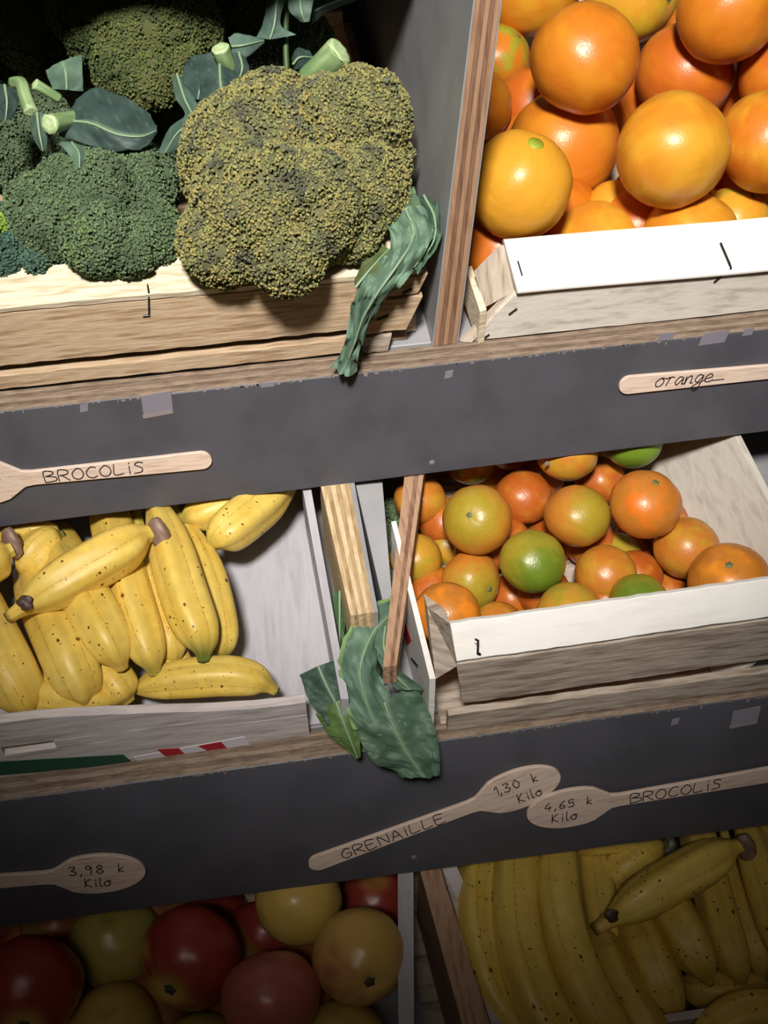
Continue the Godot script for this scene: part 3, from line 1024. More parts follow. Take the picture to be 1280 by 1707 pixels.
	nail(o, [on_face(T2 * Transform3D(Basis(), Vector3(0, 0, -.0045)), 793, 1066), on_face(T2 * Transform3D(Basis(), Vector3(0, 0, -.0045)), 797, 1068), on_face(T2 * Transform3D(Basis(), Vector3(0, 0, -.0045)), 796, 1088), on_face(T2 * Transform3D(Basis(), Vector3(0, 0, -.0045)), 800, 1090)])
	# --- banana crate
	o = thing("banana_crate", "pale lilac painted crate of bananas with green and red printed lower band", "crate", "", T2)
	var tip := func(p: Vector3) -> Vector3: return Vector3(p.x, p.y - (.0245 * smoothstep(-.2, -.015, p.x) if p.y > .05 else 0.0), p.z)
	put("front_slat", plank(Vector3(-.36, .0385, -.025), Vector3(-.004, .0700, -.018), .0004, 30, tip), M.box_front, o)
	put("front_slat", plank(Vector3(-.36, .0005, -.0245), Vector3(-.004, .0295, -.018), .0004, 30), M.box_front, o)
	for q in [[-.36, -.211], [-.176, -.004]]:
		put("front_slat", plank(Vector3(q[0], .0285, -.0245), Vector3(q[1], .0395, -.018), .0005, 12), M.box_front, o)
	put("side_wall", slab([on(T2, 568, 1165, .066), on(T2, 581, 1165, .066), on(T2, 514, 790, .08), on(T2, 500, 790, .08)], -T2.basis.y * .06), M.box_side, o, Transform3D())
	put("side_wall", box_mesh(Vector3(-.365, .0005, -.33), Vector3(-.36, .07, -.018)), M.box_side, o)
	put("back_wall", box_mesh(Vector3(-.36, .0005, -.335), Vector3(.012, .09, -.33)), M.box_side, o)
	put("crate_floor", box_mesh(Vector3(-.36, .0005, -.33), Vector3(.018, .0045, -.025)), M.box_side, o)
	var face := T2 * Transform3D(Basis(), Vector3(0, 0, -.0178))
	for q in [["green_band", M.green_print, [-40, 1272], [205, 1258], [222, 1272], [-40, 1296]], ["white_patch", M.white_print, [222, 1262], [408, 1228], [420, 1247], [236, 1274]], ["red_patch", M.red_print, [262, 1249], [298, 1247], [311, 1259], [278, 1262]], ["red_patch", M.red_print, [330, 1243], [368, 1236], [379, 1247], [350, 1253]]]:
		var top := []
		for k in range(2, 6):
			top.append(on_face(face, q[k][0], q[k][1]) + T2.basis.z * (.0004 if q[0] == "red_patch" else .0002))
		put(q[0], slab(top, -T2.basis.z * .0004), q[1], o, Transform3D())
	# --- apple crate and lower banana crate: the walls that part them
	o = thing("apple_crate", "dim wooden crate full of apples at the foot of the stand", "crate", "", T3)
	put("side_wall", slab([on(T3, 663, 1450, .12), on(T3, 689, 1450, .12), on(T3, 690, 1725, .12), on(T3, 664, 1725, .12)], -T3.basis.y * .119), M.box_side, o, Transform3D())
	put("front_slat", plank(Vector3(-.42, .001, -.026), Vector3(.02, .09, -.02), .0005, 20), M.brown_wood, o)
	put("side_wall", box_mesh(Vector3(-.427, .001, -.35), Vector3(-.42, .10, -.02)), M.brown_wood, o)
	put("back_wall", box_mesh(Vector3(-.42, .001, -.357), Vector3(.05, .10, -.35)), M.brown_wood, o)
	put("crate_floor", box_mesh(Vector3(-.42, .0005, -.35), Vector3(.02, .003, -.026)), M.brown_wood, o)
	o = thing("banana_crate", "wooden crate of dim bananas beside the apples at the foot of the stand", "crate", "", T3)
	put("side_wall", slab([on(T3, 697, 1440, .115), on(T3, 732, 1440, .115), on(T3, 822, 1725, .115), on(T3, 775, 1725, .115)], -T3.basis.y * .114), M.red_veneer_light, o, Transform3D())
	put("side_wall", slab([on(T3, 734, 1440, .105), on(T3, 760, 1440, .105), on(T3, 872, 1725, .09), on(T3, 824, 1725, .105)], -T3.basis.y * .1), M.box_front, o, Transform3D())
	put("front_slat", plank(Vector3(.06, .001, -.026), Vector3(.55, .08, -.02), .0005, 20), M.box_front, o)
	put("back_wall", box_mesh(Vector3(.06, .001, -.357), Vector3(.55, .09, -.35)), M.box_side, o)
	put("side_wall", box_mesh(Vector3(.55, .001, -.357), Vector3(.555, .09, -.02)), M.box_side, o)
	put("crate_floor", box_mesh(Vector3(.06, .0005, -.35), Vector3(.55, .003, -.026)), M.grey_wood, o)

# ------------------------------------------------------------------ goods
func spoons() -> void:
	var o := spoon("wooden spoon lettered BROCOLIS on the upper grey board, handle end pointing right", F1, -.2513, -.0553, -.7, true)
	put("lettering", handwriting("BROCOLIS", .080, -.0045, .0095, 1.20, .0029), M.ink, o)
	put("lettering", handwriting("4,65 k", .016, .002, .007, 1.1, .0029), M.ink, o)
	put("lettering", handwriting("Kilo", .018, -.010, .008, 1.0, .0029), M.ink, o)
	o = spoon("wooden spoon lettered orange below the white orange crate", F1, .2527, -.0332, -1.0, false)
	put("lettering", handwriting("orange_", .027, -.0030, .0115, 1.0, .0029, .25), M.ink, o)
	o = spoon("wooden spoon priced 3,98 k Kilo on the lower grey board above the apples", F2, -.3336, -.0640, -5.5, false)
	put("lettering", handwriting("3,98 k", .146, .0015, .0085, 1.05, .0029), M.ink, o)
	put("lettering", handwriting("Kilo", .156, -.0115, .0085, .95, .0029), M.ink, o)
	o = spoon("wooden spoon lettered GRENAILLE lying slantwise on the lower grey board", F2, -.0161, -.1029, 16.6, false)
	put("lettering", handwriting("GRENAILLE", .026, -.0045, .0095, 1.22, .0029), M.ink, o)
	put("lettering", handwriting("1,30 k", .150, .0025, .0085, 1.0, .0029), M.ink, o)
	put("lettering", handwriting("Kilo", .164, -.0125, .0085, .95, .0029), M.ink, o)
	o = spoon("wooden spoon priced 4,65 k Kilo and lettered BROCOLIS above the lower bananas", F2 * Transform3D(Basis(), Vector3(0, 0, .0028)), .1498, -.0800, 1.8, true)
	put("lettering", handwriting("BROCOLIS", .080, -.0045, .0095, 1.20, .0029), M.ink, o)
	put("lettering", handwriting("4,65 k", .014, .002, .0075, 1.1, .0029), M.ink, o)
	put("lettering", handwriting("Kilo", .019, -.011, .0085, 1.0, .0029), M.ink, o)

func oranges() -> void:
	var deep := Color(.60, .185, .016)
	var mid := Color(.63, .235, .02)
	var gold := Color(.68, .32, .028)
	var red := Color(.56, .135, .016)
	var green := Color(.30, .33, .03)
	var g := "oranges in the white crate"
	# pixel column, row, radius, distance; base; second tone; amount; label; stem
	var L := [
		[[975, 97, 91, .807], deep, mid, 0.0, "large smooth orange without a stem, topmost in the pile's front", Vector3.ZERO, false, Vector2(.3, -.8)],
		[[1143, 120, 82, .876], red, deep, -.1, "reddish orange with a faint crease behind the large smooth orange", Vector3.ZERO, false, Vector2(.1, -.5)],
		[[938, 243, 94, .870], deep, mid, .1, "orange wedged behind the one that touches the plywood upright", Vector3.ZERO, false, Vector2(-.6, -.6)],
		[[1122, 252, 95, .775], mid, gold, .25, "bright golden orange in the middle of the front of the orange crate", Vector3.ZERO, false, Vector2(.6, .7)],
		[[864, 310, 89, .778], gold, mid, 0.0, "golden orange with a small green fleck, against the plywood upright", facing(.25, -.62), false, Vector2(-.8, .3)],
		[[993, 418, 84, .842], mid, gold, .2, "orange peeping over the white rail beside the one with the green fleck", Vector3.ZERO, false, Vector2(.2, -.9)],
		[[1150, 404, 84, .814], mid, gold, .1, "orange peeping over the white rail below the bright golden orange", Vector3.ZERO, false, Vector2(.2, -.9)],
		[[1280, 236, 83, .807], deep, gold, .1, "orange cut by the picture's right edge beside the bright golden orange", Vector3.ZERO, false, Vector2(.7, -.3)],
		[[886, -28, 84, .941], mid, gold, .2, "orange at the very top beside the upright, mostly out of sight", Vector3.ZERO, false, Vector2(-.2, -.6)],
		[[1052, -10, 80, .926], gold, Color(.62, .42, .03), .2, "yellowish orange with a dry stem button at the top of the pile", Vector3.ZERO, true, Vector2(.85, .45)],
		[[1215, 15, 88, .811], deep, mid, .1, "orange with a pale stem button in the pile's upper right corner", Vector3.ZERO, true, Vector2(.8, .60)],
		[[1302, 130, 70, .852], red, deep, .1, "reddish orange sliver between the two oranges at the right edge", Vector3.ZERO, false, Vector2(.7, -.3)],
		[[828, 100, 58, .946], deep, green, .1, "small orange with a pale stem button half hidden by the upright", Vector3.ZERO, true, Vector2(.66, -.5)],
		[[792, 176, 62, .890], deep, mid, .2, "orange sliver hidden by the upright below the small stemmed orange", Vector3.ZERO, false, Vector2(.1, -.8)],
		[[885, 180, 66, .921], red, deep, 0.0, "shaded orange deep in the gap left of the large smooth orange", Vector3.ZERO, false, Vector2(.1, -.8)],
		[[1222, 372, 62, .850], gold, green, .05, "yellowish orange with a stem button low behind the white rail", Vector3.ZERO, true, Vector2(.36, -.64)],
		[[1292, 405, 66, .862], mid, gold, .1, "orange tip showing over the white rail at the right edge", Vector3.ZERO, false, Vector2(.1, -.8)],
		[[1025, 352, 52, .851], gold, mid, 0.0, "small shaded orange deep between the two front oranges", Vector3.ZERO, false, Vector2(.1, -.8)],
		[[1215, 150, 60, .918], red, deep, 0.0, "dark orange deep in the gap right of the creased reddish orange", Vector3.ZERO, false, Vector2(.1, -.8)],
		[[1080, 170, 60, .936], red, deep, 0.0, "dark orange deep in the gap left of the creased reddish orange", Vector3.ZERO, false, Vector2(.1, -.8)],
	]
	for k in L.size():
		var q: Array = L[k]
		var second: Color = q[2]
		var spot: Vector3 = q[5]
		if k == 4:
			second = Color(.30, .34, .03)
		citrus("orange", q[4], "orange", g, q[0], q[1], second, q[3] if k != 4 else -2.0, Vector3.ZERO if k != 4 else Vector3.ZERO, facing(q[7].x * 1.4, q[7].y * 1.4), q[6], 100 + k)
		if k == 4:      # the green fleck is a patch on the skin
			var host: Node3D = get_child(get_child_count() - 1)
			var ax := facing(.28, -.68)
			put("green_fleck", button(ax, ax * (89 * .778 / FOC) * .962, .0058, Color(.30, .36, .03), false), M.button, host)

func orange_fill() -> void:
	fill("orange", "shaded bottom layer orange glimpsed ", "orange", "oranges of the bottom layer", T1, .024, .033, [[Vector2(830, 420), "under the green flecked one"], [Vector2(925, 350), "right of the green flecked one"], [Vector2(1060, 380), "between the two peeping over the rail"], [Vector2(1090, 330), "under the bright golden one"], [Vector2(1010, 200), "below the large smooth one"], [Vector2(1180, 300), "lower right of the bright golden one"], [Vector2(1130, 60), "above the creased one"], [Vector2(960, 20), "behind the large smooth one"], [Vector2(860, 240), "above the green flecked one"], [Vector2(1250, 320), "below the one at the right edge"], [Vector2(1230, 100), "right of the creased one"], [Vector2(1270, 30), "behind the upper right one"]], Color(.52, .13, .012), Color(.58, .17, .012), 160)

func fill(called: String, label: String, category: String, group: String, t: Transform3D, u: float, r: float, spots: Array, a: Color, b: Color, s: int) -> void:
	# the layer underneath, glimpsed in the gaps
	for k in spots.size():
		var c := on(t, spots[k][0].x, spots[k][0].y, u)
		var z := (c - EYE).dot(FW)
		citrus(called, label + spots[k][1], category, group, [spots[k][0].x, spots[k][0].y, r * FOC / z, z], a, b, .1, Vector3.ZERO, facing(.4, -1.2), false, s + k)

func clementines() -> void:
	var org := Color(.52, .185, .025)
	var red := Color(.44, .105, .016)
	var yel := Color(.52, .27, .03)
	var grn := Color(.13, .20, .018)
	var olv := Color(.36, .27, .025)
	var g := "clementines in the half full crate"
	var none := Vector3.ZERO
	var L := [
		[[795, 866, 59, .822], org, olv, .05, facing(-.3, -.2), true, Vector2(-.25, -.12), "clementine with olive shoulder and stem button, nearest the leaning plywood strip"],
		[[888, 935, 56, .802], olv, grn, .05, facing(.3, .55), false, Vector2(.2, -.9), "clementine that is green below, front middle of the crate"],
		[[962, 859, 55, .830], org, olv, .0, facing(.7, -.1), false, Vector2(.1, -.9), "clementine with olive right cheek, middle of the pile"],
		[[1076, 840, 60, .825], org, Color(.72, .17, .014), .1, none, true, Vector2(.15, -.68), "bright orange clementine with a small stem, below the all green one"],
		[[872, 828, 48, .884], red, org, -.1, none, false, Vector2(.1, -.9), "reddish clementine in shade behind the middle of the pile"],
		[[945, 753, 52, .875], yel, org, .1, none, false, Vector2(.1, -.9), "yellow clementine cut by the board, beside the all green one"],
		[[1053, 731, 52, .884], Color(.15, .26, .02), grn, .1, none, false, Vector2(.1, -.9), "all green clementine just under the upper grey board"],
		[[700, 832, 44, .884], org, yel, .1, none, false, Vector2(.1, -.9), "orange clementine half hidden by the top of the leaning plywood strip"],
		[[782, 766, 44, .904], yel, grn, .05, none, false, Vector2(.1, -.9), "yellow green clementine under the board, behind the olive shouldered one"],
		[[819, 795, 38, .949], org, red, .1, none, false, Vector2(.1, -.9), "small orange clementine squeezed behind two others under the board"],
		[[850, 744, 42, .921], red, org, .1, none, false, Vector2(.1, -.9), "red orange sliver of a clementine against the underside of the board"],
		[[693, 930, 44, .843], yel, olv, .1, none, false, Vector2(.1, -.9), "yellow clementine half hidden by the middle of the leaning plywood strip"],
		[[785, 970, 52, .834], org, olv, .05, facing(.2, .5), true, Vector2(.62, .22), "clementine with a dark stem hole, behind the front left orange one"],
		[[745, 1022, 56, .771], org, Color(.76, .24, .02), .1, none, false, Vector2(.1, -.9), "plain orange clementine in the crate's front left corner"],
		[[830, 1048, 48, .799], org, yel, .0, none, false, Vector2(.1, -.9), "sliver of orange clementine low behind the white slat"],
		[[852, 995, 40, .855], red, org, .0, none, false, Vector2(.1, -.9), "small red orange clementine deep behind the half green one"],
		[[950, 1023, 56, .770], yel, olv, .1, none, false, Vector2(.1, -.9), "olive yellow clementine against the white slat, below the half green one"],
		[[1010, 957, 52, .836], org, yel, .1, none, false, Vector2(.1, -.9), "orange clementine in the dip right of the half green one"],
		[[1028, 926, 42, .873], olv, org, .0, none, false, Vector2(.1, -.9), "shaded brownish clementine behind the one in the dip"],
		[[1065, 1003, 50, .799], olv, grn, .15, facing(-.2, -.2), false, Vector2(.1, -.9), "green topped clementine against the white slat, middle of the crate"],
		[[1112, 987, 38, .856], org, red, .0, none, false, Vector2(.1, -.9), "small orange clementine behind the green topped one"],
		[[1145, 913, 55, .839], org, yel, .0, none, false, Vector2(.1, -.9), "dull orange clementine beside the pale right wall of the crate"],
		[[1215, 970, 68, .786], org, Color(.78, .27, .02), .0, none, true, Vector2(-.22, -.46), "large orange clementine with a green star stem, front right corner"],
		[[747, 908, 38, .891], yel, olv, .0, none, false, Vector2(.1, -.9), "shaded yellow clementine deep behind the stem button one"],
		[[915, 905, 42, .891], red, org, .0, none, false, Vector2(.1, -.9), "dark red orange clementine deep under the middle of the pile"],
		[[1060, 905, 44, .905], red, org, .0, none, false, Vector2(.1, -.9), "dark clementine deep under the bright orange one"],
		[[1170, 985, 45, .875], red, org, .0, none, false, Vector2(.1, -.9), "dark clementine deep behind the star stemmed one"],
	]
	for k in L.size():
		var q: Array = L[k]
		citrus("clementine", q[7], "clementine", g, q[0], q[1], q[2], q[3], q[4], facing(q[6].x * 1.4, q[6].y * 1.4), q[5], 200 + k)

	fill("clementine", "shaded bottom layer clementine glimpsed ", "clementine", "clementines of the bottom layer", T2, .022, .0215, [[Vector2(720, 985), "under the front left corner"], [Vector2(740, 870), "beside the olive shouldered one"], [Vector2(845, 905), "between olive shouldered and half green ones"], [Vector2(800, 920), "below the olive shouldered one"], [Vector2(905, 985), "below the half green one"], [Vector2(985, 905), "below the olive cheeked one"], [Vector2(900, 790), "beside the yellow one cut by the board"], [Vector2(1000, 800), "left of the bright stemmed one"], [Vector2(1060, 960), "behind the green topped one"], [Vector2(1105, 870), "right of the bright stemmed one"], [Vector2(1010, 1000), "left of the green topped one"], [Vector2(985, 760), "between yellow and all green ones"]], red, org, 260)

func apples() -> void:
	var yel := Color(.56, .38, .09)
	var grn := Color(.46, .37, .085)
	var red := Color(.30, .040, .028)
	var pink := Color(.44, .12, .085)
	var z := 1.09
	fill("apple", "shaded bottom layer apple glimpsed ", "apple", "apples of the bottom layer", T3, .04, .033, [[Vector2(120, 1620), "right of the lower left red one"], [Vector2(250, 1680), "below the half red one"], [Vector2(400, 1590), "between half red and pinkish ones"], [Vector2(400, 1720), "left of the pinkish one"], [Vector2(540, 1600), "left of the greenish eyed one"], [Vector2(530, 1680), "right of the pinkish one"], [Vector2(260, 1500), "above the half red one"], [Vector2(100, 1540), "left of the yellow green one"]], Color(.34, .10, .03), Color(.36, .20, .05), 360)
	apple("red apple at the lower left corner, yellow around its dark eye", [50, 1648, 86, .749 * z], yel, red, facing(-.2, -.6), .55, facing(.15, .52), 301)
	apple("yellow green apple in shade behind the two red ones", [192, 1566, 77, .813 * z], grn, red, facing(0, -1), -1.6, facing(0, -1.5), 302, false)
	apple("half red half yellow apple with its dark eye turned to the viewer", [315, 1598, 86, .765 * z], yel, red, facing(.9, -.7), .15, facing(-.33, .42), 303)
	apple("pinkish red apple low in the middle of the crate", [452, 1665, 82, .739 * z], yel, pink, facing(0, 0), .7, facing(.2, 1.6), 304, false)
	apple("plain yellow apple just below the grey board", [498, 1498, 73, .790 * z], yel, red, facing(0, -1), -1.5, facing(.3, -1.4), 305, false)
	apple("yellow apple with a greenish eye beside the crate's right wall", [600, 1597, 79, .757 * z], Color(.58, .36, .10), pink, facing(-.8, .3), -.9, facing(.28, .24), 306)
	apple("yellow apple at the bottom between the two red ones", [190, 1716, 78, .767 * z], yel, red, facing(0, 1), -1.5, facing(0, -1.4), 307, false)
	apple("orange red apple sliver below the board at the left edge", [45, 1590, 72, .844 * z], Color(.52, .25, .06), red, facing(0, .4), .2, facing(.3, -1.3), 308, false)
	apple("dark red apple deep behind the half red half yellow one", [345, 1545, 76, .872 * z], yel, red, facing(0, 0), .9, facing(.3, 1.3), 309, false)
	apple("green apple barely showing at the bottom beneath the half red one", [335, 1762, 72, .756 * z], grn, red, facing(0, 1), -1.5, facing(0, -1), 310)
	apple("yellow apple at the bottom beneath the greenish eyed one", [570, 1738, 74, .762 * z], yel, red, facing(0, 1), -1.5, facing(0, 1.5), 311, false)
	apple("shaded red apple deep between the yellow and the pinkish ones", [440, 1560, 62, .834 * z], yel, red, facing(0, 0), .8, facing(0, 1.5), 312, false)
	apple("shaded brownish apple behind the greenish eyed one, by the wall", [625, 1500, 62, .868 * z], Color(.45, .22, .06), red, facing(0, -.5), .0, facing(0, -1.5), 313, false)

func banana_set(t: Transform3D, dx: float, dy: float, low: bool) -> void:
	var g := "bananas in the lower crate" if low else "bananas in the lilac crate"
	var w := "in the dim lower crate" if low else "in the lilac crate"
	var p := func(raw: Array) -> Array:
		var out := []
		for q in raw:
			out.append([q[0] + dx, q[1] + dy, q[2] + (.012 if low else 0.0)])
		return out
	var o := banana("banana with brown crown lying slantwise on top " + w, g, t, p.call([[268, 886, .093], [238, 893, .095], [195, 918, .096], [130, 955, .094], [72, 990, .090], [12, 1030, .080]]), .0178, 1, 0.0, 400)
	crown(o, t, 266 + dx, 892 + dy, .094 + (.012 if low else 0.0))
	var skin_at := on(t, 42 + dx, 1004 + dy, .098 + (.012 if low else 0.0)) - o.position
	put("bruise", globe(.0052, FW, 9, .25, 0.0, 0.0, .5, func(_d, _th, _ph): return Color(.06, .035, .025), 10, 18), M.button, o).position = skin_at
	banana("banana with a green tip hanging down under the crown " + w, g, t, p.call([[235, 815, .055], [262, 850, .070], [290, 930, .078], [315, 1010, .078], [336, 1065, .070], [340, 1103, .058]]), .0168, 1, 1.0, 401)
	banana("banana showing its whole side left of the green tipped one " + w, g, t, p.call([[176, 840, .03], [190, 885, .050], [208, 955, .064], [230, 1035, .067], [249, 1090, .062], [260, 1128, .050]]), .0160, 2, .5, 402)
	banana("banana seen edge on between two others " + w, g, t, p.call([[225, 850, .045], [238, 900, .052], [256, 970, .058], [276, 1040, .058], [288, 1085, .052], [294, 1110, .045]]), .0125, 1, .4, 403)
	banana("short pale banana below the slantwise one " + w, g, t, p.call([[92, 895, .026], [104, 925, .04], [126, 968, .062], [152, 1015, .073], [177, 1060, .072], [194, 1092, .066], [205, 1117, .056]]), .0180, 2, 0.0, 404)
	banana("pale glossy front banana against the rail " + w, g, t, p.call([[56, 950, .026], [70, 995, .042], [90, 1040, .060], [108, 1080, .066], [126, 1122, .060], [139, 1155, .048], [146, 1180, .032]]), .0180, 2, 0.0, 405)
	if not low:
		banana("pale banana in the lower left corner of the lilac crate", g, t, [[-60, 960, .026], [-36, 1010, .044], [-14, 1055, .060], [8, 1100, .064], [30, 1142, .056], [46, 1172, .042], [53, 1192, .030]], .0185, 2, 0.0, 406)
		banana("brown flecked banana lying along the front rail of the lilac crate", g, t, [[225, 1150, .034], [270, 1138, .042], [330, 1130, .046], [390, 1128, .046], [432, 1136, .042], [462, 1154, .034]], .0140, 0, .3, 407)
		banana("rear banana with a blunt green tip against the pale inner wall", g, t, [[530, 775, .060], [480, 805, .064], [435, 840, .066], [395, 872, .068], [366, 896, .066], [350, 913, .06]], .0178, 1, .45, 408)
		banana("rear banana under the board left of the blunt tipped one", g, t, [[490, 765, .060], [430, 805, .063], [385, 832, .064], [335, 855, .062], [296, 872, .055]], .0165, 1, .5, 409)
		banana("brownish banana leaning on the right of the green tipped one", g, t, [[290, 830, .045], [318, 890, .055], [345, 960, .058], [362, 1030, .054], [370, 1075, .048], [372, 1100, .04]], .0140, 1, .8, 410)
		banana("yellow green banana end in the dark rear left of the lilac crate", g, t, [[-30, 895, .05], [10, 888, .06], [50, 884, .062], [85, 886, .06], [102, 892, .055]], .0080, 0, 1.0, 411)
		o = banana("banana neck with brown crown at the left edge of the lilac crate", g, t, [[22, 915, .075], [0, 925, .075], [-40, 950, .07], [-100, 990, .06]], .0160, 1, 0.0, 412)
		crown(o, t, 20, 905, .077, .9)
		banana("greenish shaded banana under the slantwise one in the lilac crate", g, t, [[40, 960, .045], [55, 930, .055], [78, 905, .058], [105, 890, .055]], .0155, 0, .8, 413)
		banana("small banana tip low in front of the full sided one in the lilac crate", g, t, [[150, 1080, .04], [175, 1115, .045], [200, 1148, .042], [218, 1172, .035]], .0145, 1, .2, 414)
		banana("shaded banana lying under the green tip in the lilac crate", g, t, [[255, 1060, .03], [275, 1090, .036], [290, 1118, .036], [300, 1140, .03]], .0150, 1, .7, 415)
		banana("banana filling the corner beneath the pale front ones in the lilac crate", g, t, [[-20, 1150, .03], [40, 1150, .04], [100, 1155, .045], [160, 1165, .04], [210, 1175, .03]], .0150, 0, .2, 416)
	else:
		banana("curved banana standing first beside the wall of the lower crate", g, t, [[812, 1400, .06], [797, 1460, .085], [793, 1530, .097], [806, 1605, .098], [842, 1680, .09], [900, 1735, .08], [960, 1765, .07]], .0170, 2, .2, 420)
		banana("broad curved banana standing second from the wall of the lower crate", g, t, [[868, 1400, .07], [858, 1460, .092], [858, 1530, .104], [872, 1605, .106], [905, 1685, .10], [960, 1750, .088], [1010, 1790, .075]], .0205, 2, .2, 421)
		banana("curved banana standing third from the wall, beside the slantwise one", g, t, [[928, 1395, .07], [928, 1455, .092], [934, 1525, .104], [952, 1595, .107], [988, 1670, .102], [1040, 1740, .092], [1090, 1790, .08]], .0195, 2, .2, 422)
		banana("banana lying under the third curved one at the foot of the frame", g, t, [[985, 1540, .04], [1010, 1600, .066], [1040, 1665, .074], [1085, 1730, .074], [1120, 1780, .06]], .0185, 2, .2, 423)
		banana("banana with a plump end in the lower right corner", g, t, [[1150, 1760, .06], [1195, 1715, .075], [1245, 1690, .08], [1310, 1690, .08], [1370, 1710, .07]], .0165, 0, .2, 424)
		banana("yellow green banana end in the dark rear of the lower crate", g, t, [[960, 1420, .06], [1000, 1408, .075], [1040, 1404, .077], [1075, 1408, .07]], .0085, 0, 1.0, 425)
		banana("banana in the gap left of the slantwise one's dark bruise in the lower crate", g, t, [[985, 1400, .03], [992, 1450, .05], [1000, 1510, .06], [1010, 1570, .055], [1015, 1620, .04]], .0165, 2, .2, 427)
		banana("greenish shaded banana under the slantwise one in the lower crate", g, t, [[1010, 1480, .05], [1040, 1445, .062], [1075, 1420, .064], [1110, 1405, .055]], .0160, 0, .8, 428)
		banana("banana at the very right edge beside the crowned one in the lower crate", g, t, [[1268, 1330, .05], [1285, 1400, .07], [1310, 1470, .078], [1335, 1550, .07], [1350, 1620, .06]], .0175, 2, .2, 429)
		banana("shaded banana lying low behind the plump end in the lower crate", g, t, [[1130, 1640, .05], [1180, 1650, .055], [1240, 1650, .055], [1300, 1640, .05]], .0150, 0, .6, 426)

func broccoli(called: String, label: String, lobes: Array, dense: float, cols: Array, s: int, group := "broccoli in the upper left crate") -> Node3D:
	var l: Array = lobes[0]
	var o := thing(called, label, "broccoli", group, Transform3D(Basis(), at(l[0], l[1], l[3])))
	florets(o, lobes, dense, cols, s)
	return o

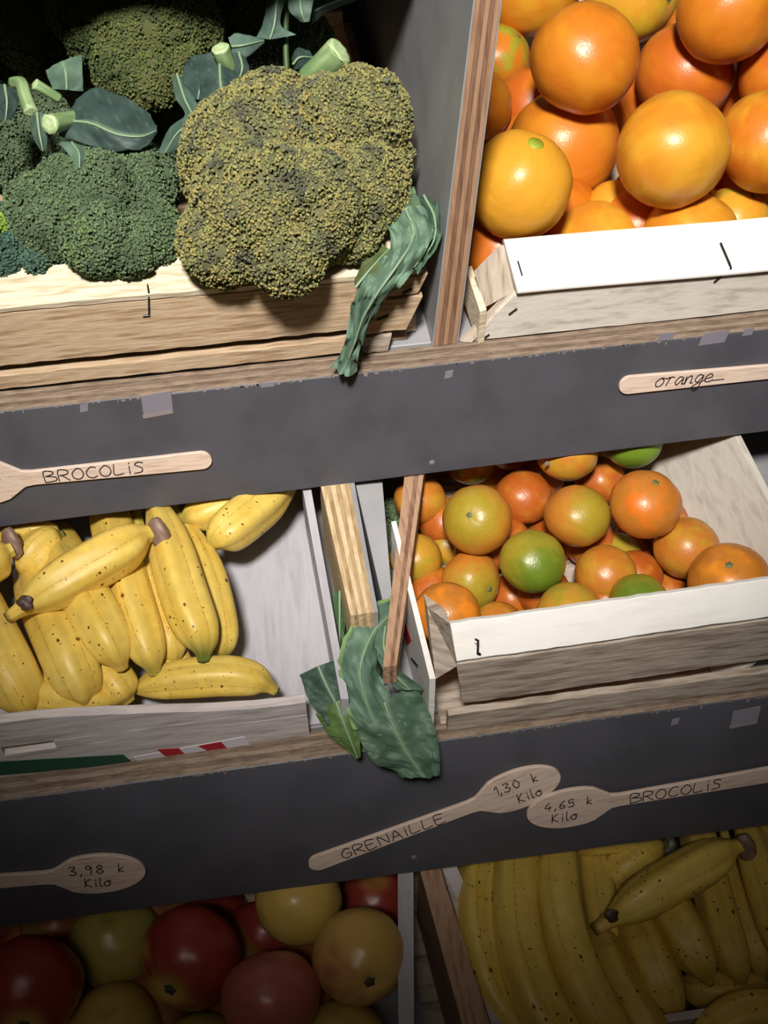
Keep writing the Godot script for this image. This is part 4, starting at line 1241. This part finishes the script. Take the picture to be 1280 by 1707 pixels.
func vegetables() -> void:
	var old := [Color(.085, .09, .065), Color(.15, .16, .075), Color(.23, .235, .085), Color(.19, .195, .085), Color(.31, .25, .09), Color(.21, .225, .08), Color(.12, .125, .085)]
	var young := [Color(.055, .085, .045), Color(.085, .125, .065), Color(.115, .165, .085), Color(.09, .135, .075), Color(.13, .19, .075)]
	var o := broccoli("broccoli", "big yellowing broccoli head overhanging the crate rim", [[425, 275, 126, .735], [455, 212, 92, .745], [545, 225, 95, .745], [603, 198, 84, .755], [648, 262, 44, .765], [600, 318, 84, .74], [585, 385, 54, .73], [515, 345, 98, .715], [372, 404, 76, .708], [476, 428, 68, .698], [430, 345, 112, .705], [560, 300, 60, .725]], .95, old, 51)
	stalk(o, [[566, 84, .745], [545, 105, .752], [512, 135, .765]], .0095)
	leaf(o, [[640, 372, .735], [652, 402, .726], [634, 432, .72], [606, 466, .72], [586, 510, .732], [578, 555, .748], [568, 590, .758], [550, 612, .763]], [[676, 350, .726], [690, 392, .718], [664, 440, .712], [634, 482, .713], [606, 528, .726], [592, 570, .742], [580, 600, .754], [570, 624, .760]], [[704, 340, .735], [724, 384, .726], [708, 424, .722], [672, 472, .722], [636, 512, .732], [606, 560, .748], [598, 592, .757], [590, 626, .762]], 61, .012, Color(.035, .08, .055), Color(.20, .31, .22))
	leaf(o, [[690, 330, .742], [706, 360, .736], [704, 400, .73], [680, 440, .728]], [[706, 326, .738], [724, 362, .73], [722, 404, .725], [690, 446, .722]], [[716, 330, .742], [734, 366, .736], [728, 412, .732], [696, 456, .726]], 64, .009, Color(.025, .055, .035), Color(.11, .20, .13))
	leaf(o, [[640, 345, .745], [655, 320, .745], [690, 310, .742]], [[645, 372, .735], [672, 350, .732], [702, 345, .735]], [[668, 395, .738], [695, 372, .736], [722, 380, .740]], 62, .003, Color(.03, .06, .035), Color(.12, .20, .12))
	leaf(o, [[590, 470, .728], [604, 440, .73], [632, 405, .735]], [[592, 480, .722], [618, 448, .722], [648, 415, .728]], [[612, 475, .726], [640, 445, .726], [668, 420, .732]], 63, .002, Color(.06, .09, .03), Color(.15, .18, .08))
	broccoli("broccoli", "dark green broccoli head left of the big yellowing one, on the rim", [[170, 335, 85, .745], [88, 365, 80, .74], [232, 310, 66, .75], [246, 388, 60, .735], [165, 398, 66, .72], [112, 320, 60, .75], [218, 425, 40, .72], [55, 335, 45, .75]], .95, young, 52)
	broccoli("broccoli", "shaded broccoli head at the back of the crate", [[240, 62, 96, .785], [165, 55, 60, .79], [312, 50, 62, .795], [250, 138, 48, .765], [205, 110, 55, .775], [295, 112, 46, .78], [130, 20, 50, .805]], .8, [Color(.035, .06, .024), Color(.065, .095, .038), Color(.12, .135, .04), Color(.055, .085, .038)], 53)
	broccoli("broccoli", "bluish green broccoli at the left edge beneath a bright floret", [[6, 420, 52, .735], [58, 436, 26, .73], [-30, 390, 60, .745]], .95, [Color(.035, .08, .06), Color(.06, .12, .09), Color(.08, .14, .09)], 54)
	broccoli("broccoli", "bright yellow green floret cut by the left edge", [[-6, 376, 22, .722]], .9, [Color(.14, .24, .04), Color(.24, .36, .06), Color(.20, .30, .05)], 55)
	broccoli("broccoli", "small dark broccoli tip at the left edge above the bright floret", [[-12, 290, 32, .755]], .9, young, 56)
	broccoli("broccoli", "shaded broccoli head deep behind the leafy stalk at the left edge", [[50, 225, 80, .86], [-30, 180, 80, .87], [110, 250, 60, .85]], .7, young, 58)  # this head and the next three: unseen, placed to darken the gaps
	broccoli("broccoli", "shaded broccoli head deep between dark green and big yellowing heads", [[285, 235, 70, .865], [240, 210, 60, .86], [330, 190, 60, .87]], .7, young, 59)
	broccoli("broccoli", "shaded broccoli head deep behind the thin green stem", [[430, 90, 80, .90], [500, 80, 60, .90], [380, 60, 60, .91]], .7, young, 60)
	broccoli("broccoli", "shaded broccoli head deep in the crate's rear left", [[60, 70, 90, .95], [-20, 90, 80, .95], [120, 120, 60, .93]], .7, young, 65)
	# leafy stalk on the left
	var dk := Color(.021, .040, .037)  # dark bluish green leaves, colour taken darker for shade at the back
	var pl := Color(.060, .098, .086)
	o = thing("broccoli_stalk", "cut broccoli stalk with a large dark leaf, on the dark green head", "broccoli", "broccoli stalks with cut ends", Transform3D(Basis(), at(110, 205, .735)))
	stalk(o, [[82, 207, .712], [105, 202, .725], [140, 196, .745]], .0060)
	leaf(o, [[112, 190, .735], [150, 148, .735], [198, 158, .735], [240, 185, .735], [261, 210, .732]], [[118, 202, .728], [152, 206, .722], [195, 224, .72], [235, 228, .722], [261, 218, .728]], [[98, 226, .73], [148, 242, .725], [200, 252, .723], [242, 244, .725], [262, 222, .73]], 71, .002, dk, pl)
	leaf(o, [[88, 148, .745], [80, 130, .745], [76, 117, .745]], [[112, 150, .74], [110, 122, .735], [104, 102, .738]], [[139, 152, .745], [138, 118, .742], [136, 90, .745]], 72, .001, Color(.06, .11, .08), Color(.13, .21, .15))
	leaf(o, [[50, 192, .735], [54, 225, .73], [68, 252, .728]], [[62, 188, .725], [66, 222, .72], [72, 252, .722]], [[78, 190, .73], [80, 228, .726], [76, 250, .726]], 73, .001, pl, Color(.13, .21, .16))
	leaf(o, [[94, 238, .73], [114, 258, .722], [129, 281, .715]], [[120, 238, .725], [132, 256, .715], [133, 281, .712]], [[152, 246, .73], [146, 262, .72], [136, 280, .714]], 74, .001, pl, Color(.15, .25, .17))
	leaf(o, [[-10, 138, .75], [-6, 165, .745], [-10, 195, .745]], [[8, 142, .742], [12, 170, .738], [10, 200, .74]], [[30, 150, .748], [30, 178, .744], [22, 196, .744]], 75, .001, dk, pl)
	stalk(o, [[52, 186, .73], [42, 160, .735], [36, 140, .742], [22, 138, .75]], .0046, "leaf_stalk")
	stalk(o, [[58, 140, .735], [75, 150, .74], [100, 165, .748]], .0036, "leaf_stalk")
	# leafy stalk in the middle
	o = thing("broccoli_stalk", "cut broccoli stalk with round dark leaves above the big yellowing head", "broccoli", "broccoli stalks with cut ends", Transform3D(Basis(), at(375, 120, .74)))
	stalk(o, [[367, 80, .735], [374, 98, .742], [388, 125, .755]], .0060)
	leaf(o, [[352, 90, .752], [318, 96, .752], [304, 130, .75], [318, 166, .748]], [[368, 110, .748], [345, 118, .744], [336, 140, .742], [330, 166, .744]], [[385, 130, .75], [366, 145, .746], [352, 160, .745], [338, 168, .746]], 81, .001, dk, pl)
	leaf(o, [[342, 105, .742], [332, 140, .738], [340, 175, .736], [358, 190, .735]], [[366, 108, .736], [368, 140, .73], [372, 165, .73], [372, 190, .732]], [[392, 118, .74], [402, 142, .735], [402, 160, .734], [388, 178, .734]], 82, .001, dk, pl)
	leaf(o, [[286, 126, .755], [292, 162, .748], [308, 192, .742], [282, 215, .742], [262, 256, .745]], [[295, 124, .75], [308, 165, .742], [322, 200, .735], [296, 222, .735], [275, 255, .74]], [[304, 130, .755], [326, 168, .746], [340, 200, .74], [312, 235, .74], [292, 254, .744]], 83, .001, Color(.05, .09, .07), Color(.13, .20, .155))
	leaf(o, [[380, 62, .75], [398, 55, .75], [440, 66, .752]], [[386, 78, .744], [405, 76, .742], [440, 68, .75]], [[388, 98, .75], [410, 96, .748], [440, 72, .752]], 84, .0008, pl, Color(.14, .22, .18))
	leaf(o, [[385, 90, .748], [392, 108, .744], [384, 128, .745]], [[398, 88, .744], [404, 112, .74], [398, 136, .742]], [[410, 96, .748], [416, 118, .744], [408, 138, .746]], 85, .0008, dk, pl)
	# leaves and stem at the top
	o = thing("broccoli_stalk", "thin green stem with pale curled leaves at the top of the crate", "broccoli", "broccoli stalks with cut ends", Transform3D(Basis(), at(478, 60, .78)))
	put("stem", rod([at(478, 125, .79) - o.position, at(476, 60, .785) - o.position, at(479, -20, .78) - o.position], [.0022, .0022, .0024], 8, 10, func(_t, _a): return Color(.05, .10, .03)), M.stalk, o)
	leaf(o, [[428, 62, .78], [440, 35, .775], [446, -10, .77]], [[450, 66, .77], [458, 38, .765], [462, -10, .762]], [[494, 58, .775], [468, 40, .77], [478, -10, .768]], 91, .001, Color(.06, .11, .09), Color(.15, .23, .19))
	leaf(o, [[480, -10, .765], [482, 18, .76], [500, 36, .76]], [[500, -10, .758], [502, 18, .752], [508, 37, .756]], [[524, -10, .762], [520, 15, .758], [516, 35, .76]], 92, .0008, Color(.10, .16, .13), Color(.20, .29, .23))
	leaf(o, [[520, 40, .785], [545, 20, .785], [592, 2, .79]], [[522, 20, .78], [550, 6, .78], [590, -6, .788]], [[518, -5, .785], [550, -14, .785], [590, -14, .79]], 93, .001, Color(.035, .07, .05), Color(.07, .12, .09))
	leaf(o, [[486, 95, .79], [495, 80, .788], [515, 84, .79]], [[488, 108, .785], [500, 96, .782], [522, 96, .788]], [[490, 118, .79], [505, 112, .788], [524, 104, .79]], 94, .0008, dk, pl)
	# greens in the narrow slot
	o = broccoli("broccoli", "leafy green broccoli squeezed between the two leaning plywood pieces", [[668, 905, 36, .90], [662, 860, 34, .93], [652, 955, 30, .87], [676, 950, 30, .89]], .9, young, 57, "")
	leaf(o, [[654, 994, .772], [604, 1014, .755], [574, 1058, .745], [564, 1110, .742], [570, 1160, .742], [588, 1215, .744]], [[658, 1020, .765], [628, 1046, .748], [608, 1085, .738], [600, 1125, .735], [612, 1175, .737], [634, 1225, .742]], [[660, 1060, .772], [644, 1084, .757], [634, 1110, .750], [645, 1145, .748], [664, 1185, .748], [694, 1225, .750]], 95, .007, Color(.045, .095, .065), Color(.16, .26, .185), .9)
	leaf(o, [[628, 1040, .752], [622, 1070, .745], [634, 1110, .742], [660, 1150, .742]], [[642, 1045, .747], [640, 1080, .74], [654, 1118, .738], [684, 1150, .74]], [[656, 1060, .752], [652, 1090, .748], [672, 1120, .745], [708, 1150, .745]], 99, .005, Color(.05, .10, .07), Color(.13, .22, .15))
	leaf(o, [[588, 1180, .745], [602, 1238, .745], [628, 1272, .748], [664, 1294, .750]], [[640, 1170, .738], [660, 1220, .74], [682, 1260, .744], [708, 1296, .748]], [[692, 1140, .748], [716, 1190, .750], [730, 1240, .750], [734, 1296, .752]], 96, .006, Color(.045, .09, .06), Color(.11, .19, .125))
	leaf(o, [[526, 1190, .752], [545, 1222, .752], [594, 1264, .752]], [[560, 1170, .747], [575, 1210, .746], [596, 1264, .749]], [[598, 1150, .750], [600, 1200, .749], [601, 1262, .751]], 97, .003, Color(.06, .11, .03), Color(.12, .20, .06))
	leaf(o, [[500, 1125, .758], [515, 1165, .755], [548, 1210, .752]], [[530, 1110, .752], [548, 1150, .749], [572, 1195, .747]], [[560, 1100, .756], [575, 1140, .753], [590, 1180, .75]], 94, .003, Color(.03, .06, .045), Color(.07, .12, .085))
	leaf(o, [[553, 990, .80], [556, 1040, .79], [560, 1090, .782]], [[566, 985, .80], [566, 1035, .79], [566, 1085, .782]], [[580, 1015, .80], [576, 1040, .79], [572, 1075, .784]], 98, .001, Color(.03, .07, .03), Color(.06, .12, .05))
	# loose plywood strip that leans across the slot
	var st := thing("plywood_strip", "reddish plywood strip lying slantwise between the slot and the clementine crate", "plywood strip", "", Transform3D(Basis(), on(T2, 660, 1000, .06)))
	var a := [Vector2(638, 1112), Vector2(661, 1110), Vector2(710, 765), Vector2(677, 768)]
	for k in 4:
		var f0 := k / 4.0
		var f1 := (k + 1) / 4.0
		var top := []
		var i := 0
		for q in [a[0].lerp(a[1], f0), a[0].lerp(a[1], f1), a[3].lerp(a[2], f1), a[3].lerp(a[2], f0)]:
			top.append(on(T2, q.x, q.y, (.088 if i < 2 else .082) + (.0005 if k % 2 else 0.0)))
			i += 1
		put("veneer", slab(top, -T2.basis.y * .02), M.red_veneer_dark if k == 2 else M.red_veneer_light, st, Transform3D())

func _ready() -> void:
	rng.seed = 12
	view_axes()
	lights()
	T1 = tilted(Vector3(0, 1.0037, -.6747), 12)
	F1 = tilted(T1.origin, 0)
	T2 = tilted(Vector3(0, .7912, -.5136), 11)
	F2 = tilted(T2.origin, -8)
	T3 = tilted(Vector3(0, .505, -.3842), 11)
	bud_mesh = SphereMesh.new()
	bud_mesh.radius = .00092
	bud_mesh.height = .00184
	bud_mesh.radial_segments = 6
	bud_mesh.rings = 3
	materials()
	room()
	build_stand()
	crates()
	spoons()
	oranges()
	orange_fill()
	clementines()
	apples()
	banana_set(T2, 0, 0, false)
	banana_set(T3, 978, 522, true)
	vegetables()
